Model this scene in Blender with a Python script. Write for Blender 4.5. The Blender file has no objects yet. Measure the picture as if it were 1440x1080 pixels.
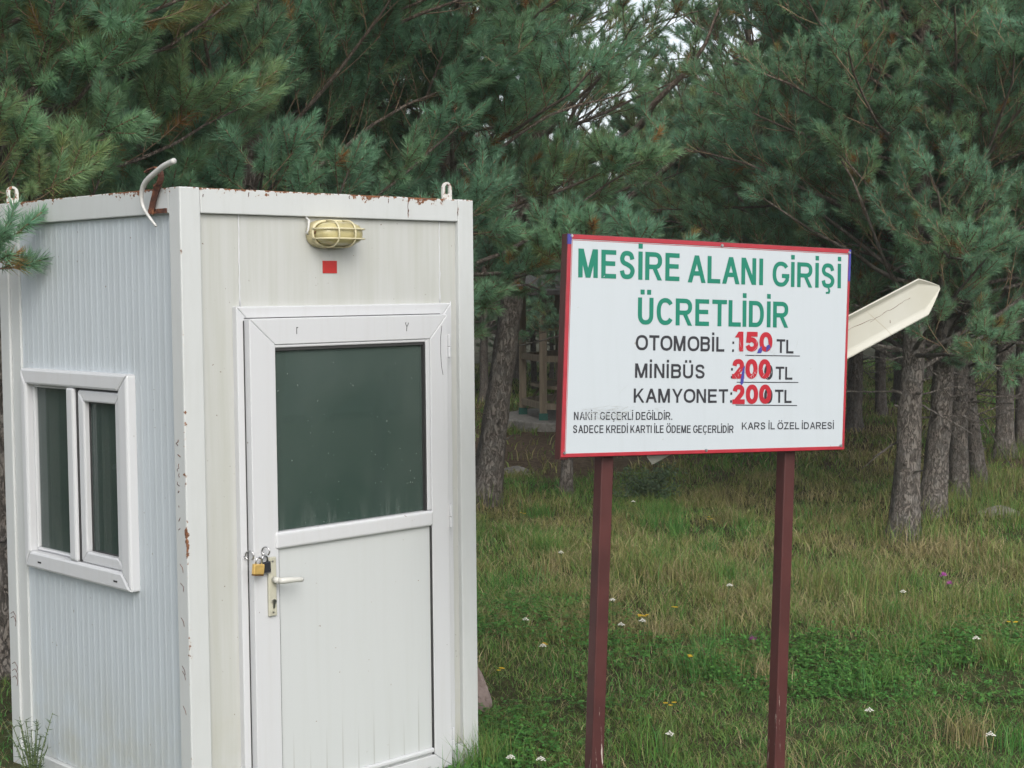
import bpy, math, random
import numpy as np
from mathutils import Vector, Matrix, noise as mnoise

C = bpy.context.scene.collection
scene = bpy.context.scene
R = math.radians

# ------------------------------------------------------------------ camera
PITCH, ROLL, FPX = 0.0617, -0.0088, 2163.7
cam_d = bpy.data.cameras.new('camera')
cam = bpy.data.objects.new('camera', cam_d)
C.objects.link(cam)
cam_d.sensor_width = 36.0
cam_d.lens = FPX / 1440 * 36.0
cam_d.clip_end = 2000
sp, cp, sr, cr = math.sin(PITCH), math.cos(PITCH), math.sin(ROLL), math.cos(ROLL)
r0, u0, f0 = Vector((1, 0, 0)), Vector((0, sp, cp)), Vector((0, cp, -sp))
rx = r0 * cr + u0 * sr
ux_ = u0 * cr - r0 * sr
cam.matrix_world = Matrix(((rx.x, ux_.x, -f0.x, 0), (rx.y, ux_.y, -f0.y, 0), (rx.z, ux_.z, -f0.z, 2.0), (0, 0, 0, 1)))
scene.camera = cam

# ------------------------------------------------------------------ sky, sun, exposure
SUN_EL, SUN_AZ = 38.0, 163.0          # azimuth clockwise from +Y: behind the camera, to the right
world = bpy.data.worlds.new('World')
scene.world = world
world.use_nodes = True
wn = world.node_tree
for n in list(wn.nodes): wn.nodes.remove(n)
sky = wn.nodes.new('ShaderNodeTexSky')
sky.sky_type = 'NISHITA'
sky.sun_disc = False
sky.sun_elevation = R(SUN_EL)
sky.sun_rotation = R(SUN_AZ)
sky.air_density = 1.0
sky.dust_density = 3.0
hs = wn.nodes.new('ShaderNodeHueSaturation')
hs.inputs['Saturation'].default_value = 0.35
bg = wn.nodes.new('ShaderNodeBackground')
bg.inputs['Strength'].default_value = 0.15
wo = wn.nodes.new('ShaderNodeOutputWorld')
wn.links.new(sky.outputs[0], hs.inputs['Color'])
wn.links.new(hs.outputs[0], bg.inputs['Color'])
wn.links.new(bg.outputs[0], wo.inputs['Surface'])
sl = bpy.data.lights.new('sun', 'SUN')
sl.energy = 0.85
sl.angle = R(40)
sl.color = (1.0, 0.96, 0.90)
sun = bpy.data.objects.new('sun', sl)
C.objects.link(sun)
sd = Vector((math.sin(R(SUN_AZ)) * math.cos(R(SUN_EL)), math.cos(R(SUN_AZ)) * math.cos(R(SUN_EL)), math.sin(R(SUN_EL))))
sun.rotation_euler = sd.to_track_quat('Z', 'Y').to_euler()
sun.location = sd * 30
vs = scene.view_settings
vs.view_transform = 'Standard'
vs.look = 'None'
vs.gamma = 1.0
vs.exposure = 0.72
scene.cycles.max_bounces = 8
scene.cycles.diffuse_bounces = 6
scene.cycles.transparent_max_bounces = 8

GZ = -0.05      # ground level

# ------------------------------------------------------------------ helpers
def tag(o, label=None, cat=None, group=None, kind=None):
    if label: o['label'] = label
    if cat: o['category'] = cat
    if group: o['group'] = group
    if kind: o['kind'] = kind
    return o

def empty(name, loc, rotz=0, label=None, cat=None, group=None):
    o = bpy.data.objects.new(name, None)
    C.objects.link(o)
    o.location = loc
    o.rotation_euler = (0, 0, rotz)
    o.empty_display_size = 0.2
    return tag(o, label, cat, group)

def fast_mesh(name, V, tris, mats, mi=None, attrs=None, smooth=False, quads=None):
    me = bpy.data.meshes.new(name)
    V = np.asarray(V, np.float32)
    tris = np.asarray(tris, np.int32).reshape(-1, 3)
    nt = len(tris)
    idx = tris.ravel()
    starts = np.arange(nt, dtype=np.int32) * 3
    if quads is not None and len(quads):
        quads = np.asarray(quads, np.int32).reshape(-1, 4)
        starts = np.concatenate([starts, nt * 3 + np.arange(len(quads), dtype=np.int32) * 4])
        idx = np.concatenate([idx, quads.ravel()])
    me.vertices.add(len(V))
    me.vertices.foreach_set('co', V.ravel())
    me.loops.add(len(idx))
    me.loops.foreach_set('vertex_index', idx.astype(np.int32))
    me.polygons.add(len(starts))
    me.polygons.foreach_set('loop_start', starts.astype(np.int32))
    if mi is not None: me.polygons.foreach_set('material_index', np.asarray(mi, np.int32))
    if smooth: me.polygons.foreach_set('use_smooth', np.ones(len(starts), bool))
    me.update(calc_edges=True)
    for m in mats: me.materials.append(m)
    for k, a in (attrs or {}).items():
        at = me.attributes.new(k, 'FLOAT', 'FACE')
        at.data.foreach_set('value', np.asarray(a, np.float32))
    return me

class MB:
    """collects shapes, builds ONE mesh object"""
    def __init__(s): s.v = []; s.f = []; s.m = []
    def add(s, vs_, fs, m=0):
        b = len(s.v)
        s.v += [tuple(map(float, v)) for v in vs_]
        s.f += [tuple(b + i for i in f) for f in fs]
        s.m += [m] * len(fs)
        return s
    def box(s, x0, x1, y0, y1, z0, z1, m=0):
        vs_ = [(x, y, z) for x in (x0, x1) for y in (y0, y1) for z in (z0, z1)]
        return s.add(vs_, [(0, 1, 3, 2), (4, 6, 7, 5), (0, 4, 5, 1), (2, 3, 7, 6), (0, 2, 6, 4), (1, 5, 7, 3)], m)
    def tube(s, pts, rad, n=8, m=0, cap=True):
        pts = [Vector(p) for p in pts]
        k = len(pts)
        if not hasattr(rad, '__len__'): rad = [rad] * k
        rings = []
        ref = None
        for i, p in enumerate(pts):
            d = (pts[min(i + 1, k - 1)] - pts[max(i - 1, 0)]).normalized()
            if ref is None:
                ref = Vector((0, 0, 1)) if abs(d.z) < .9 else Vector((1, 0, 0))
            a = (ref - d * ref.dot(d)).normalized()
            ref = a
            b = d.cross(a)
            rings.append([p + (a * math.cos(t) + b * math.sin(t)) * rad[i] for t in [2 * math.pi * j / n for j in range(n)]])
        vs_ = [v for r in rings for v in r]
        fs = []
        for i in range(k - 1):
            for j in range(n):
                fs.append((i * n + j, i * n + (j + 1) % n, (i + 1) * n + (j + 1) % n, (i + 1) * n + j))
        if cap:
            fs.append(tuple(range(n))[::-1]); fs.append(tuple((k - 1) * n + j for j in range(n)))
        return s.add(vs_, fs, m)
    def prism(s, pts2, fn, d0, d1, m=0):
        """pts2: outline; fn(x, y, d) -> point"""
        k = len(pts2)
        vs_ = [fn(x, y, d0) for x, y in pts2] + [fn(x, y, d1) for x, y in pts2]
        fs = [tuple(range(k)), tuple(range(2 * k - 1, k - 1, -1))]
        for i in range(k): fs.append((i, k + i, k + (i + 1) % k, (i + 1) % k))
        return s.add(vs_, fs, m)
    def mitre(s, a0, a1, c0, c1, th, d0, d1, fn):
        """four mitred bars round the rectangle a0..a1 x c0..c1; th = (left, right, bottom, top)"""
        l, r, b, t = th if hasattr(th, '__len__') else (th,) * 4
        O = [(a0, c0), (a1, c0), (a1, c1), (a0, c1)]; I = [(a0 + l, c0 + b), (a1 - r, c0 + b), (a1 - r, c1 - t), (a0 + l, c1 - t)]
        for i in range(4):
            j = (i + 1) % 4
            s.prism([O[i], O[j], I[j], I[i]], fn, d0, d1)
        return s
    def build(s, name, mats, parent=None, bevel=0, smooth=False, loc=None, seg=2):
        me = bpy.data.meshes.new(name)
        me.from_pydata(s.v, [], s.f)
        if not isinstance(mats, (list, tuple)): mats = [mats]
        for m in mats: me.materials.append(m)
        me.polygons.foreach_set('material_index', s.m)
        import bmesh
        bm = bmesh.new(); bm.from_mesh(me)
        bmesh.ops.recalc_face_normals(bm, faces=bm.faces)
        bm.to_mesh(me); bm.free()
        if smooth: me.polygons.foreach_set('use_smooth', [True] * len(me.polygons))
        o = bpy.data.objects.new(name, me)
        C.objects.link(o)
        if parent: o.parent = parent
        if loc: o.location = loc
        if bevel:
            b = o.modifiers.new('bevel', 'BEVEL')
            b.width = bevel; b.segments = seg; b.limit_method = 'ANGLE'; b.angle_limit = R(35)
            b.harden_normals = False
        return o

# ------------------------------------------------------------------ materials
class NT:
    def __init__(s, name):
        s.mat = bpy.data.materials.new(name)
        s.mat.use_nodes = True
        s.t = s.mat.node_tree
        for n in list(s.t.nodes): s.t.nodes.remove(n)
        s.out = s.n('ShaderNodeOutputMaterial')
        s.p = s.n('ShaderNodeBsdfPrincipled')
        s.l(s.p.outputs[0], s.out.inputs[0])
    def n(s, typ, **kw):
        nd = s.t.nodes.new(typ)
        for k, v in kw.items(): setattr(nd, k, v)
        return nd
    def l(s, a, b): s.t.links.new(a, b)
    def set(s, sock, v):
        if hasattr(v, 'is_linked'): s.l(v, sock)
        elif isinstance(v, (tuple, list)) and len(v) == 3 and sock.type == 'RGBA': sock.default_value = (*v, 1)
        else: sock.default_value = v
    def coord(s, scale=(1, 1, 1), which='Object'):
        tc = s.n('ShaderNodeTexCoord')
        if tuple(scale) == (1, 1, 1): return tc.outputs[which]
        mp = s.n('ShaderNodeMapping')
        mp.inputs['Scale'].default_value = scale
        s.l(tc.outputs[which], mp.inputs[0])
        return mp.outputs[0]
    def noise(s, co, scale, detail=4, rough=.55, dist=0):
        nd = s.n('ShaderNodeTexNoise')
        nd.inputs['Scale'].default_value = scale
        nd.inputs['Detail'].default_value = detail
        nd.inputs['Roughness'].default_value = rough
        nd.inputs['Distortion'].default_value = dist
        s.l(co, nd.inputs['Vector'])
        return nd.outputs[0]
    def rng(s, v, a, b, c=0, d=1, smooth=False):
        nd = s.n('ShaderNodeMapRange')
        if smooth: nd.interpolation_type = 'SMOOTHSTEP'
        s.set(nd.inputs[0], v)
        for i, x in enumerate((a, b, c, d)): s.set(nd.inputs[1 + i], x)
        return nd.outputs[0]
    def math(s, op, a, b=0.0, c=None):
        nd = s.n('ShaderNodeMath', operation=op)
        s.set(nd.inputs[0], a); s.set(nd.inputs[1], b)
        if c is not None: s.set(nd.inputs[2], c)
        return nd.outputs[0]
    def mix(s, f, a, b, typ='MIX'):
        nd = s.n('ShaderNodeMix', data_type='RGBA', blend_type=typ)
        s.set(nd.inputs[0], f); s.set(nd.inputs[6], a); s.set(nd.inputs[7], b)
        return nd.outputs[2]
    def ramp(s, f, stops):
        nd = s.n('ShaderNodeValToRGB')
        el = nd.color_ramp.elements
        while len(el) < len(stops): el.new(0.5)
        for e, (p, c) in zip(el, stops):
            e.position = p; e.color = (*c, 1)
        s.set(nd.inputs[0], f)
        return nd.outputs[0]
    def bump(s, h, strength=.3, dist=.01):
        nd = s.n('ShaderNodeBump')
        nd.inputs['Strength'].default_value = strength
        nd.inputs['Distance'].default_value = dist
        s.l(h, nd.inputs['Height'])
        s.l(nd.outputs[0], s.p.inputs['Normal'])
    def fin(s, col=None, rough=.5, metal=0, spec=None):
        if col is not None: s.set(s.p.inputs['Base Color'], col)
        s.set(s.p.inputs['Roughness'], rough)
        s.set(s.p.inputs['Metallic'], metal)
        if spec is not None: s.p.inputs['Specular IOR Level'].default_value = spec
        return s.mat

def simple(name, col, rough=.5, metal=0, var=.08, scale=20, bump=0):
    t = NT(name)
    nz = t.noise(t.coord(), scale, 5)
    c2 = tuple(max(0, x * (1 - var)) for x in col)
    c = t.mix(t.rng(nz, .3, .7), c2, col)
    if bump: t.bump(nz, bump, .004)
    return t.fin(c, rough, metal)

M = {}
def frame_paint():
    t = NT('frame_paint')
    co = t.coord()
    sx = t.n('ShaderNodeSeparateXYZ'); t.l(co, sx.inputs[0])
    nz = t.noise(co, 38, 7, .65)
    nb = t.noise(t.coord((30, 30, 5)), 1.0, 4)
    low = t.noise(co, 3.2, 2)
    dirt = t.rng(nb, .45, .8, 0, .22)
    base = t.mix(dirt, (0.475, 0.493, 0.490), (0.360, 0.367, 0.338))
    topd = t.rng(sx.outputs[2], 2.335, 2.378, 0, 1)
    # worn outer corner edge
    cx = t.math('MULTIPLY', sx.outputs[0], sx.outputs[0]); cy = t.math('MULTIPLY', sx.outputs[1], sx.outputs[1])
    r = t.math('SQRT', t.math('ADD', cx, cy))
    edge = t.math('MULTIPLY', t.rng(r, .004, .022, 1, 0), t.rng(low, .42, .6))
    k = t.math('MAXIMUM', topd, t.math('MULTIPLY', edge, .95))
    k = t.math('MULTIPLY', k, t.rng(low, .38, .6, .45, 1.06))
    k = t.math('ADD', k, t.math('MULTIPLY', t.rng(sx.outputs[2], 2.3715, 2.379), t.rng(low, .36, .55, .1, .5)))
    thr = t.math('SUBTRACT', .735, t.math('MULTIPLY', k, .315))
    rust = t.rng(t.math('SUBTRACT', nz, thr), -.006, .014)
    halo = t.rng(t.math('SUBTRACT', nz, thr), -.05, .03, 0, .3)
    rc = t.mix(t.rng(t.noise(co, 130, 3), .35, .65), (.07, .03, .018), (.22, .085, .03))
    c = t.mix(halo, base, (.5, .36, .22))
    c = t.mix(rust, c, rc)
    t.bump(t.math('SUBTRACT', nz, t.math('MULTIPLY', rust, .2)), .12, .003)
    return t.fin(c, t.rng(rust, 0, 1, .38, .85))
M['frame'] = frame_paint()

def panel_paint(name, col, dcol):
    t = NT(name)
    co = t.coord()
    st = t.noise(t.coord((26, 26, 1.2)), 1.0, 5, .6)
    blot = t.noise(co, 2.2, 4)
    c = t.mix(t.rng(st, .40, .74, 0, .7), col, dcol)
    c = t.mix(t.rng(blot, .4, .75, 0, .3), c, dcol)
    spk = t.noise(co, 60, 2, .5)
    c = t.mix(t.rng(spk, .745, .77), c, (.16, .12, .09))
    sx = t.n('ShaderNodeSeparateXYZ'); t.l(co, sx.inputs[0])
    splash = t.math('MULTIPLY', t.rng(sx.outputs[2], .55, -.05, 0, 1), t.rng(t.noise(co, 7, 5, .65), .35, .72))
    c = t.mix(t.math('MULTIPLY', splash, .75), c, (.36, .35, .27))
    t.bump(t.noise(co, 5, 2), .03, .006)
    return t.fin(c, .42)
M['panel_f'] = panel_paint('front_panel_paint', (0.442, 0.452, 0.436), (0.367, 0.374, 0.331))
M['panel_l'] = panel_paint('ribbed_panel_paint', (.445, .49, .52), (.39, .425, .445))

def pvc():
    t = NT('white_pvc')
    co = t.coord()
    st = t.noise(t.coord((40, 40, 2)), 1.0, 4)
    c = t.mix(t.rng(st, .5, .8, 0, .35), (0.504, 0.515, 0.529), (0.432, 0.432, 0.418))
    spk = t.noise(co, 45, 2)
    c = t.mix(t.rng(spk, .765, .785), c, (.2, .17, .14))
    return t.fin(c, .3)
M['pvc'] = pvc()
def door_infill():
    t = NT('door_infill')
    co = t.coord()
    sx = t.n('ShaderNodeSeparateXYZ'); t.l(co, sx.inputs[0])
    fr = t.math('FRACT', t.math('MULTIPLY', sx.outputs[0], 12.5))
    ln = t.rng(t.math('ABSOLUTE', t.math('SUBTRACT', fr, .5)), .015, .05, 1, 0)
    nzx = t.noise(t.coord((12.5, 12.5, .01)), 1.5, 1)
    fade = t.rng(t.math('SUBTRACT', sx.outputs[2], t.math('MULTIPLY', nzx, .45)), -.12, .05, 1, 0)
    st = t.noise(t.coord((22, 22, 1)), 1.0, 4)
    c = t.mix(t.rng(st, .5, .8, 0, .3), (0.472, 0.493, 0.493), (0.410, 0.425, 0.407))
    c = t.mix(t.math('MULTIPLY', t.math('MULTIPLY', ln, fade), .4), c, (.2, .19, .16))
    c = t.mix(t.rng(t.noise(co, 40, 2), .755, .775), c, (.25, .2, .16))
    t.bump(t.math('MULTIPLY', ln, -.5), .04, .003)
    return t.fin(c, .33)
M['infill'] = door_infill()

def glass(name, tint, lo, alpha=.8):
    t = NT(name)
    co = t.coord()
    sx = t.n('ShaderNodeSeparateXYZ'); t.l(co, sx.inputs[0])
    # dried rain and dust at the foot of the pane
    dr = t.noise(t.coord((45, 45, 4)), 1.0, 5, .65)
    foot = t.rng(t.math('SUBTRACT', sx.outputs[2], t.math('MULTIPLY', dr, .16)), lo - .11, lo + .02, 1, 0)
    film = t.math('ADD', t.math('MULTIPLY', foot, t.rng(dr, .45, .85, 0, .20)), t.rng(t.noise(t.coord((2, 2, 1.5)), 1.0, 3), .3, .75, .0, .09))
    spot = t.rng(t.noise(co, 70, 2), .74, .77, 0, .3)
    film = t.math('MAXIMUM', film, spot)
    c = t.mix(film, tint, (.5, .52, .5))
    t.set(t.p.inputs['Alpha'], t.rng(film, 0, .4, alpha, .97))
    t.p.inputs['IOR'].default_value = 1.5
    return t.fin(c, t.rng(film, 0, .5, .04, .35), spec=.6)
M['glass_d'] = glass('door_glass', (.030, .056, .046), 1.085)
M['glass_w'] = glass('window_glass', (.030, .055, .048), .90, .55)
M['gasket'] = simple('black_gasket', (.03, .03, .03), .6)
M['handle'] = simple('cream_handle', (.46, .45, .36), .45, var=.2, scale=30)
M['lever'] = simple('white_lever', (.54, .54, .50), .35, var=.12, scale=40)
M['steel'] = simple('steel', (.55, .55, .55), .28, 1, var=.3, scale=60)
M['brass'] = simple('brass', (.80, .54, .18), .38, .6, var=.25, scale=50)
M['brassd'] = simple('dull_brass', (.25, .13, .05), .45, 1)
M['blackp'] = simple('black_plastic', (.02, .02, .025), .4)
M['lampbody'] = simple('aged_cream_plastic', (.50, .44, .25), .5, var=.25, scale=14)
M['cage'] = simple('cream_cage', (.58, .53, .34), .45, var=.15)
def lens():
    t = NT('yellowed_lens')
    co = t.coord()
    c = t.mix(t.rng(t.noise(co, 12, 5), .45, .7), (.42, .37, .18), (.26, .22, .10))
    t.p.inputs['Coat Weight'].default_value = .3
    t.bump(t.noise(t.coord((1, 1, 1)), 55, 1), .15, .004)
    return t.fin(c, .3)
M['lens'] = lens()
M['red'] = simple('red_sticker', (.42, .02, .016), .45, var=.15, scale=60)
def rusty():
    t = NT('rust')
    co = t.coord()
    c = t.ramp(t.noise(co, 45, 6, .7), [(.3, (.035, .014, .010)), (.52, (.085, .030, .017)), (.66, (.20, .075, .028)), (.8, (.36, .28, .22))])
    t.bump(t.noise(co, 90, 4), .5, .004)
    return t.fin(c, .85)
M['rust'] = rusty()
def eye_paint():
    t = NT('rusty_white_paint')
    co = t.coord()
    n1 = t.noise(co, 48, 6, .65)
    c = t.mix(t.rng(n1, .52, .57), (.52, .52, .49), (.2, .085, .04))
    return t.fin(c, .6)
M['eye'] = eye_paint()
M['cable'] = simple('white_cable', (.54, .54, .52), .45, var=.2, scale=25)
M['inside'] = simple('inside_wall', (.5, .5, .47), .7)
M['curtain'] = simple('grey_lining', (.30, .33, .30), .8)

def maroon():
    t = NT('maroon_paint')
    co = t.coord()
    st = t.noise(t.coord((70, 70, 6)), 1.0, 6, .7)
    c = t.mix(t.rng(t.noise(co, 5, 4), .35, .7), (.052, .0155, .0145), (.076, .0225, .0205))
    sx = t.n('ShaderNodeSeparateXYZ'); t.l(co, sx.inputs[0])
    low = t.rng(sx.outputs[2], 1.0, .3, 0, .15)
    worn = t.rng(t.math('ADD', st, low), .76, .80)
    c = t.mix(worn, c, (.42, .36, .32))
    t.bump(st, .06, .003)
    return t.fin(c, .5, spec=.3)
M['maroon'] = maroon()
def sign_white():
    t = NT('sign_white')
    co = t.coord()
    st = t.noise(t.coord((24, 24, 1.2)), 1.0, 4)
    c = t.mix(t.rng(st, .48, .8, 0, .3), (.435, .475, .505), (.385, .42, .435))
    c = t.mix(t.rng(t.noise(co, 30, 2), .765, .78), c, (.3, .3, .28))
    return t.fin(c, .3)
M['signw'] = sign_white()
M['signred'] = simple('sign_red', (.36, .022, .035), .35, var=.2, scale=18)
M['green'] = simple('green_vinyl', (.0, .165, .105), .4, var=.1)
M['black'] = simple('black_vinyl', (.022, .022, .028), .4)
M['digit'] = simple('red_vinyl', (.37, .010, .022), .35, var=.1)
M['blue'] = simple('blue_ink', (.05, .05, .30), .4, var=.3)
M['scratch'] = simple('grey_scuff', (.42, .45, .45), .5, var=.2, scale=90)
def cream_metal():
    t = NT('cream_metal')
    co = t.coord()
    c = t.mix(t.rng(t.noise(co, 4, 5), .35, .7), (0.45, 0.445, 0.395), (0.41, 0.40, 0.335))
    cr_ = t.n('ShaderNodeTexVoronoi', feature='DISTANCE_TO_EDGE')
    cr_.inputs['Scale'].default_value = 3.0
    t.l(t.coord(), cr_.inputs['Vector'])
    ln = t.math('MULTIPLY', t.rng(cr_.outputs[0], .0, .006, 1, 0), t.rng(t.noise(co, 5, 3), .5, .6))
    c = t.mix(t.math('MULTIPLY', ln, .6), c, (.25, .2, .12))
    c = t.mix(t.rng(t.noise(co, 24, 3), .73, .76), c, (.22, .13, .07))
    return t.fin(c, .5)
M['cream'] = cream_metal()

def bark(name, hue):
    t = NT(name)
    a = t.noise(t.coord((1, 1, .36)), 34, 7, .66, .9)
    rid = t.math('ABSOLUTE', t.math('SUBTRACT', a, .5))
    crack = t.rng(rid, .0, .055)
    b = t.noise(t.coord((1, 1, .6)), 75, 5, .7)
    plate = t.mix(t.rng(b, .3, .72), hue[0], hue[1])
    c = t.mix(t.math('MULTIPLY', t.math('SUBTRACT', 1.0, crack), .8), plate, hue[2])
    c = t.mix(t.rng(t.noise(t.coord(), 9, 5), .45, .72, 0, .7), c, hue[3])
    sx = t.n('ShaderNodeSeparateXYZ'); t.l(t.coord(), sx.inputs[0])
    # upper stem of a Scots pine turns orange brown
    c = t.mix(t.rng(sx.outputs[2], 1.8, 3.6, 0, .55), c, hue[4])
    t.bump(t.math('ADD', t.math('MULTIPLY', crack, .6), t.math('MULTIPLY', b, .5)), .9, .022)
    return t.fin(c, .9, spec=.2)
M['bark'] = bark('pine_bark', ((.13, .11, .094), (.255, .228, .20), (.048, .04, .034), (.215, .207, .19), (.21, .15, .11)))
M['twig'] = simple('twig', (.24, .165, .10), .85, var=.45, scale=9)

def leafmat(name, attr, stops, trans, rough=.5, var=.5):
    t = NT(name)
    at = t.n('ShaderNodeAttribute', attribute_name=attr)
    br = t.n('ShaderNodeAttribute', attribute_name='tone')
    oi = t.n('ShaderNodeObjectInfo')
    c = t.ramp(at.outputs['Fac'], stops)
    hsv = t.n('ShaderNodeHueSaturation')
    t.l(c, hsv.inputs['Color'])
    t.set(hsv.inputs['Value'], t.rng(br.outputs['Fac'], 0, 1, 1 - var, 1 + var))
    t.set(hsv.inputs['Hue'], t.rng(oi.outputs['Random'], 0, 1, .488, .508))
    c = hsv.outputs[0]
    t.fin(c, rough, spec=.35)
    tr = t.n('ShaderNodeBsdfTranslucent'); t.l(c, tr.inputs[0])
    mx = t.n('ShaderNodeMixShader'); mx.inputs[0].default_value = trans
    t.l(t.p.outputs[0], mx.inputs[1]); t.l(tr.outputs[0], mx.inputs[2])
    t.l(mx.outputs[0], t.out.inputs[0])
    return t.mat
M['needle'] = leafmat('pine_needles', 'hue', [(0, (.188, .350, .238)), (.28, (.212, .350, .182)), (.5, (.28, .315, .128)), (.72, (.30, .25, .09)), (1, (.30, .15, .05))], .55)
M['grass'] = leafmat('grass_blades', 'hue', [(0, (.064, .215, .044)), (.35, (.118, .230, .046)), (.6, (.21, .22, .068)), (.82, (.31, .26, .125)), (1, (.42, .35, .20))], .35, .55)

def soil():
    t = NT('meadow_soil')
    co = t.coord()
    n1 = t.noise(co, .55, 5, .6)
    n2 = t.noise(co, 14, 6, .7)
    c = t.mix(t.rng(n2, .35, .7), (.030, .034, .014), (.075, .068, .034))
    c = t.mix(t.rng(n1, .45, .65), c, (.05, .068, .022))
    sy = t.n('ShaderNodeSeparateXYZ'); t.l(co, sy.inputs[0])
    litter = t.mix(t.rng(n2, .35, .7), (.075, .05, .032), (.17, .125, .085))
    c = t.mix(t.rng(t.math('ADD', sy.outputs[1], t.math('MULTIPLY', n1, 6.0)), 17.5, 21.0), c, t.mix(t.rng(sy.outputs[1], 26, 34), litter, (.04, .04, .022)))
    t.bump(n2, .8, .03)
    return t.fin(c, .95, spec=.1)
M['soil'] = soil()
def stone(name, a, b, dk):
    t = NT(name)
    co = t.coord()
    n = t.noise(co, 14, 6, .65)
    c = t.mix(t.rng(n, .35, .68), a, b)
    c = t.mix(t.rng(t.noise(co, 40, 3), .62, .7), c, dk)
    t.bump(n, .6, .02)
    return t.fin(c, .9, spec=.2)
M['pinkstone'] = stone('pink_stone', (.17, .130, .115), (.25, .20, .185), (.08, .065, .055))
M['greystone'] = stone('grey_stone', (.17, .155, .14), (.28, .26, .235), (.08, .075, .06))
M['concrete'] = stone('old_concrete', (.22, .205, .18), (.34, .32, .29), (.12, .11, .09))
def oldwood():
    t = NT('weathered_timber')
    n = t.noise(t.coord((20, 20, 2)), 1.0, 5, .6)
    c = t.mix(t.rng(n, .3, .7), (.16, .125, .085), (.30, .25, .185))
    t.bump(n, .3, .006)
    return t.fin(c, .8)
M['wood'] = oldwood()
M['shingle'] = simple('grey_roof_boards', (.085, .08, .072), .85, var=.4, scale=8, bump=.4)
M['greenfoot'] = simple('green_post_shoe', (.01, .10, .075), .5)
M['yarrow'] = simple('white_petals', (.60, .59, .52), .6, var=.15, scale=90)
M['yellow'] = simple('yellow_petals', (.75, .48, .02), .6, var=.2, scale=90)
M['thistle'] = simple('purple_petals', (.50, .08, .42), .6, var=.4, scale=120)
M['stem'] = simple('green_stem', (.09, .13, .035), .7, var=.3)
M['weed'] = simple('weed_leaf', (.06, .10, .045), .7, var=.4, scale=30)

# ------------------------------------------------------------------ ground
rng = np.random.default_rng(7)
def gh(x, y):
    """gentle unevenness of the meadow"""
    return GZ + .035 * (np.sin(x * .9 + 1.3) * np.sin(y * .7 + .4)) + .018 * np.sin(x * 2.3 + y * 1.7) + .012 * np.sin(3.9 * x - 2.6 * y)
def build_ground():
    xs = np.unique(np.concatenate([np.linspace(-300, -25, 14), np.linspace(-25, 30, 140), np.linspace(30, 300, 14)]))
    ys = np.unique(np.concatenate([np.linspace(-200, -10, 10), np.linspace(-10, 50, 150), np.linspace(50, 400, 16)]))
    X, Y = np.meshgrid(xs, ys)
    Z = gh(X, Y)
    V = np.stack([X.ravel(), Y.ravel(), Z.ravel()], 1)
    nx, ny = len(xs), len(ys)
    i = (np.arange(ny - 1)[:, None] * nx + np.arange(nx - 1)[None]).ravel()
    q = np.stack([i, i + 1, i + nx + 1, i + nx], 1)
    me = fast_mesh('ground', V, [], [M['soil']], smooth=True, quads=q)
    o = bpy.data.objects.new('ground', me)
    C.objects.link(o)
    tag(o, kind='structure')
build_ground()

# ------------------------------------------------------------------ guard booth
BY = .7771
BO = Vector((-1.19248, 5.57743, 0))
W_, D_, H_ = 1.45, 1.42, 2.38
booth = empty('guard_booth', BO, BY, 'white prefab guard booth with rust along its roof edge and a padlocked half glazed door', 'booth')
bF = Vector((math.cos(BY), math.sin(BY), 0)); bL = Vector((-math.sin(BY), math.cos(BY), 0))
def bw(x, y, z): return BO + bF * x + bL * y + Vector((0, 0, z))
def inbooth(P, m=.0):
    """points (n,3) inside the booth grown by m"""
    d = P - np.array(BO)
    x = d @ np.array(bF); y = d @ np.array(bL)
    return (x > -m) & (x < W_ + m) & (y > -m) & (y < D_ + m) & (P[:, 2] < H_ + m)
B0 = GZ - .02
PW = .088
# corner posts (angle profiles folded from sheet) and rails
MB().box(0, PW, 0, .075, B0, H_).build('corner_post', M['frame'], booth, .005)
MB().box(W_ - PW, W_, 0, .075, B0, H_).build('corner_post', M['frame'], booth, .005)
MB().box(0, PW, D_ - .08, D_, B0, H_).build('corner_post', M['frame'], booth, .005)
MB().box(W_ - PW, W_, D_ - .08, D_, B0, H_).build('corner_post', M['frame'], booth, .005)
for z0, z1, nm in ((2.286, 2.38, 'top_rail'), (B0, .045, 'bottom_rail')):
    MB().box(PW + .0005, W_ - PW - .0005, .0012, .06, z0, z1 - .0008).build(nm, M['frame'], booth, .004)
    MB().box(PW + .0005, W_ - PW - .0005, D_ - .06, D_ - .0012, z0, z1 - .0008).build(nm, M['frame'], booth, .004)
    MB().box(.0012, .06, .0755, D_ - .0805, z0, z1 - .0008).build(nm, M['frame'], booth, .004)
    MB().box(W_ - .06, W_ - .0012, .0755, D_ - .0805, z0, z1 - .0008).build(nm, M['frame'], booth, .004)
MB().box(.062, W_ - .062, .062, D_ - .062, 2.31, 2.35).build('roof_panel', M['panel_f'], booth, .003)
MB().box(.062, W_ - .062, .062, D_ - .062, -.02, .02).build('floor_panel', M['inside'], booth)
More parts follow.
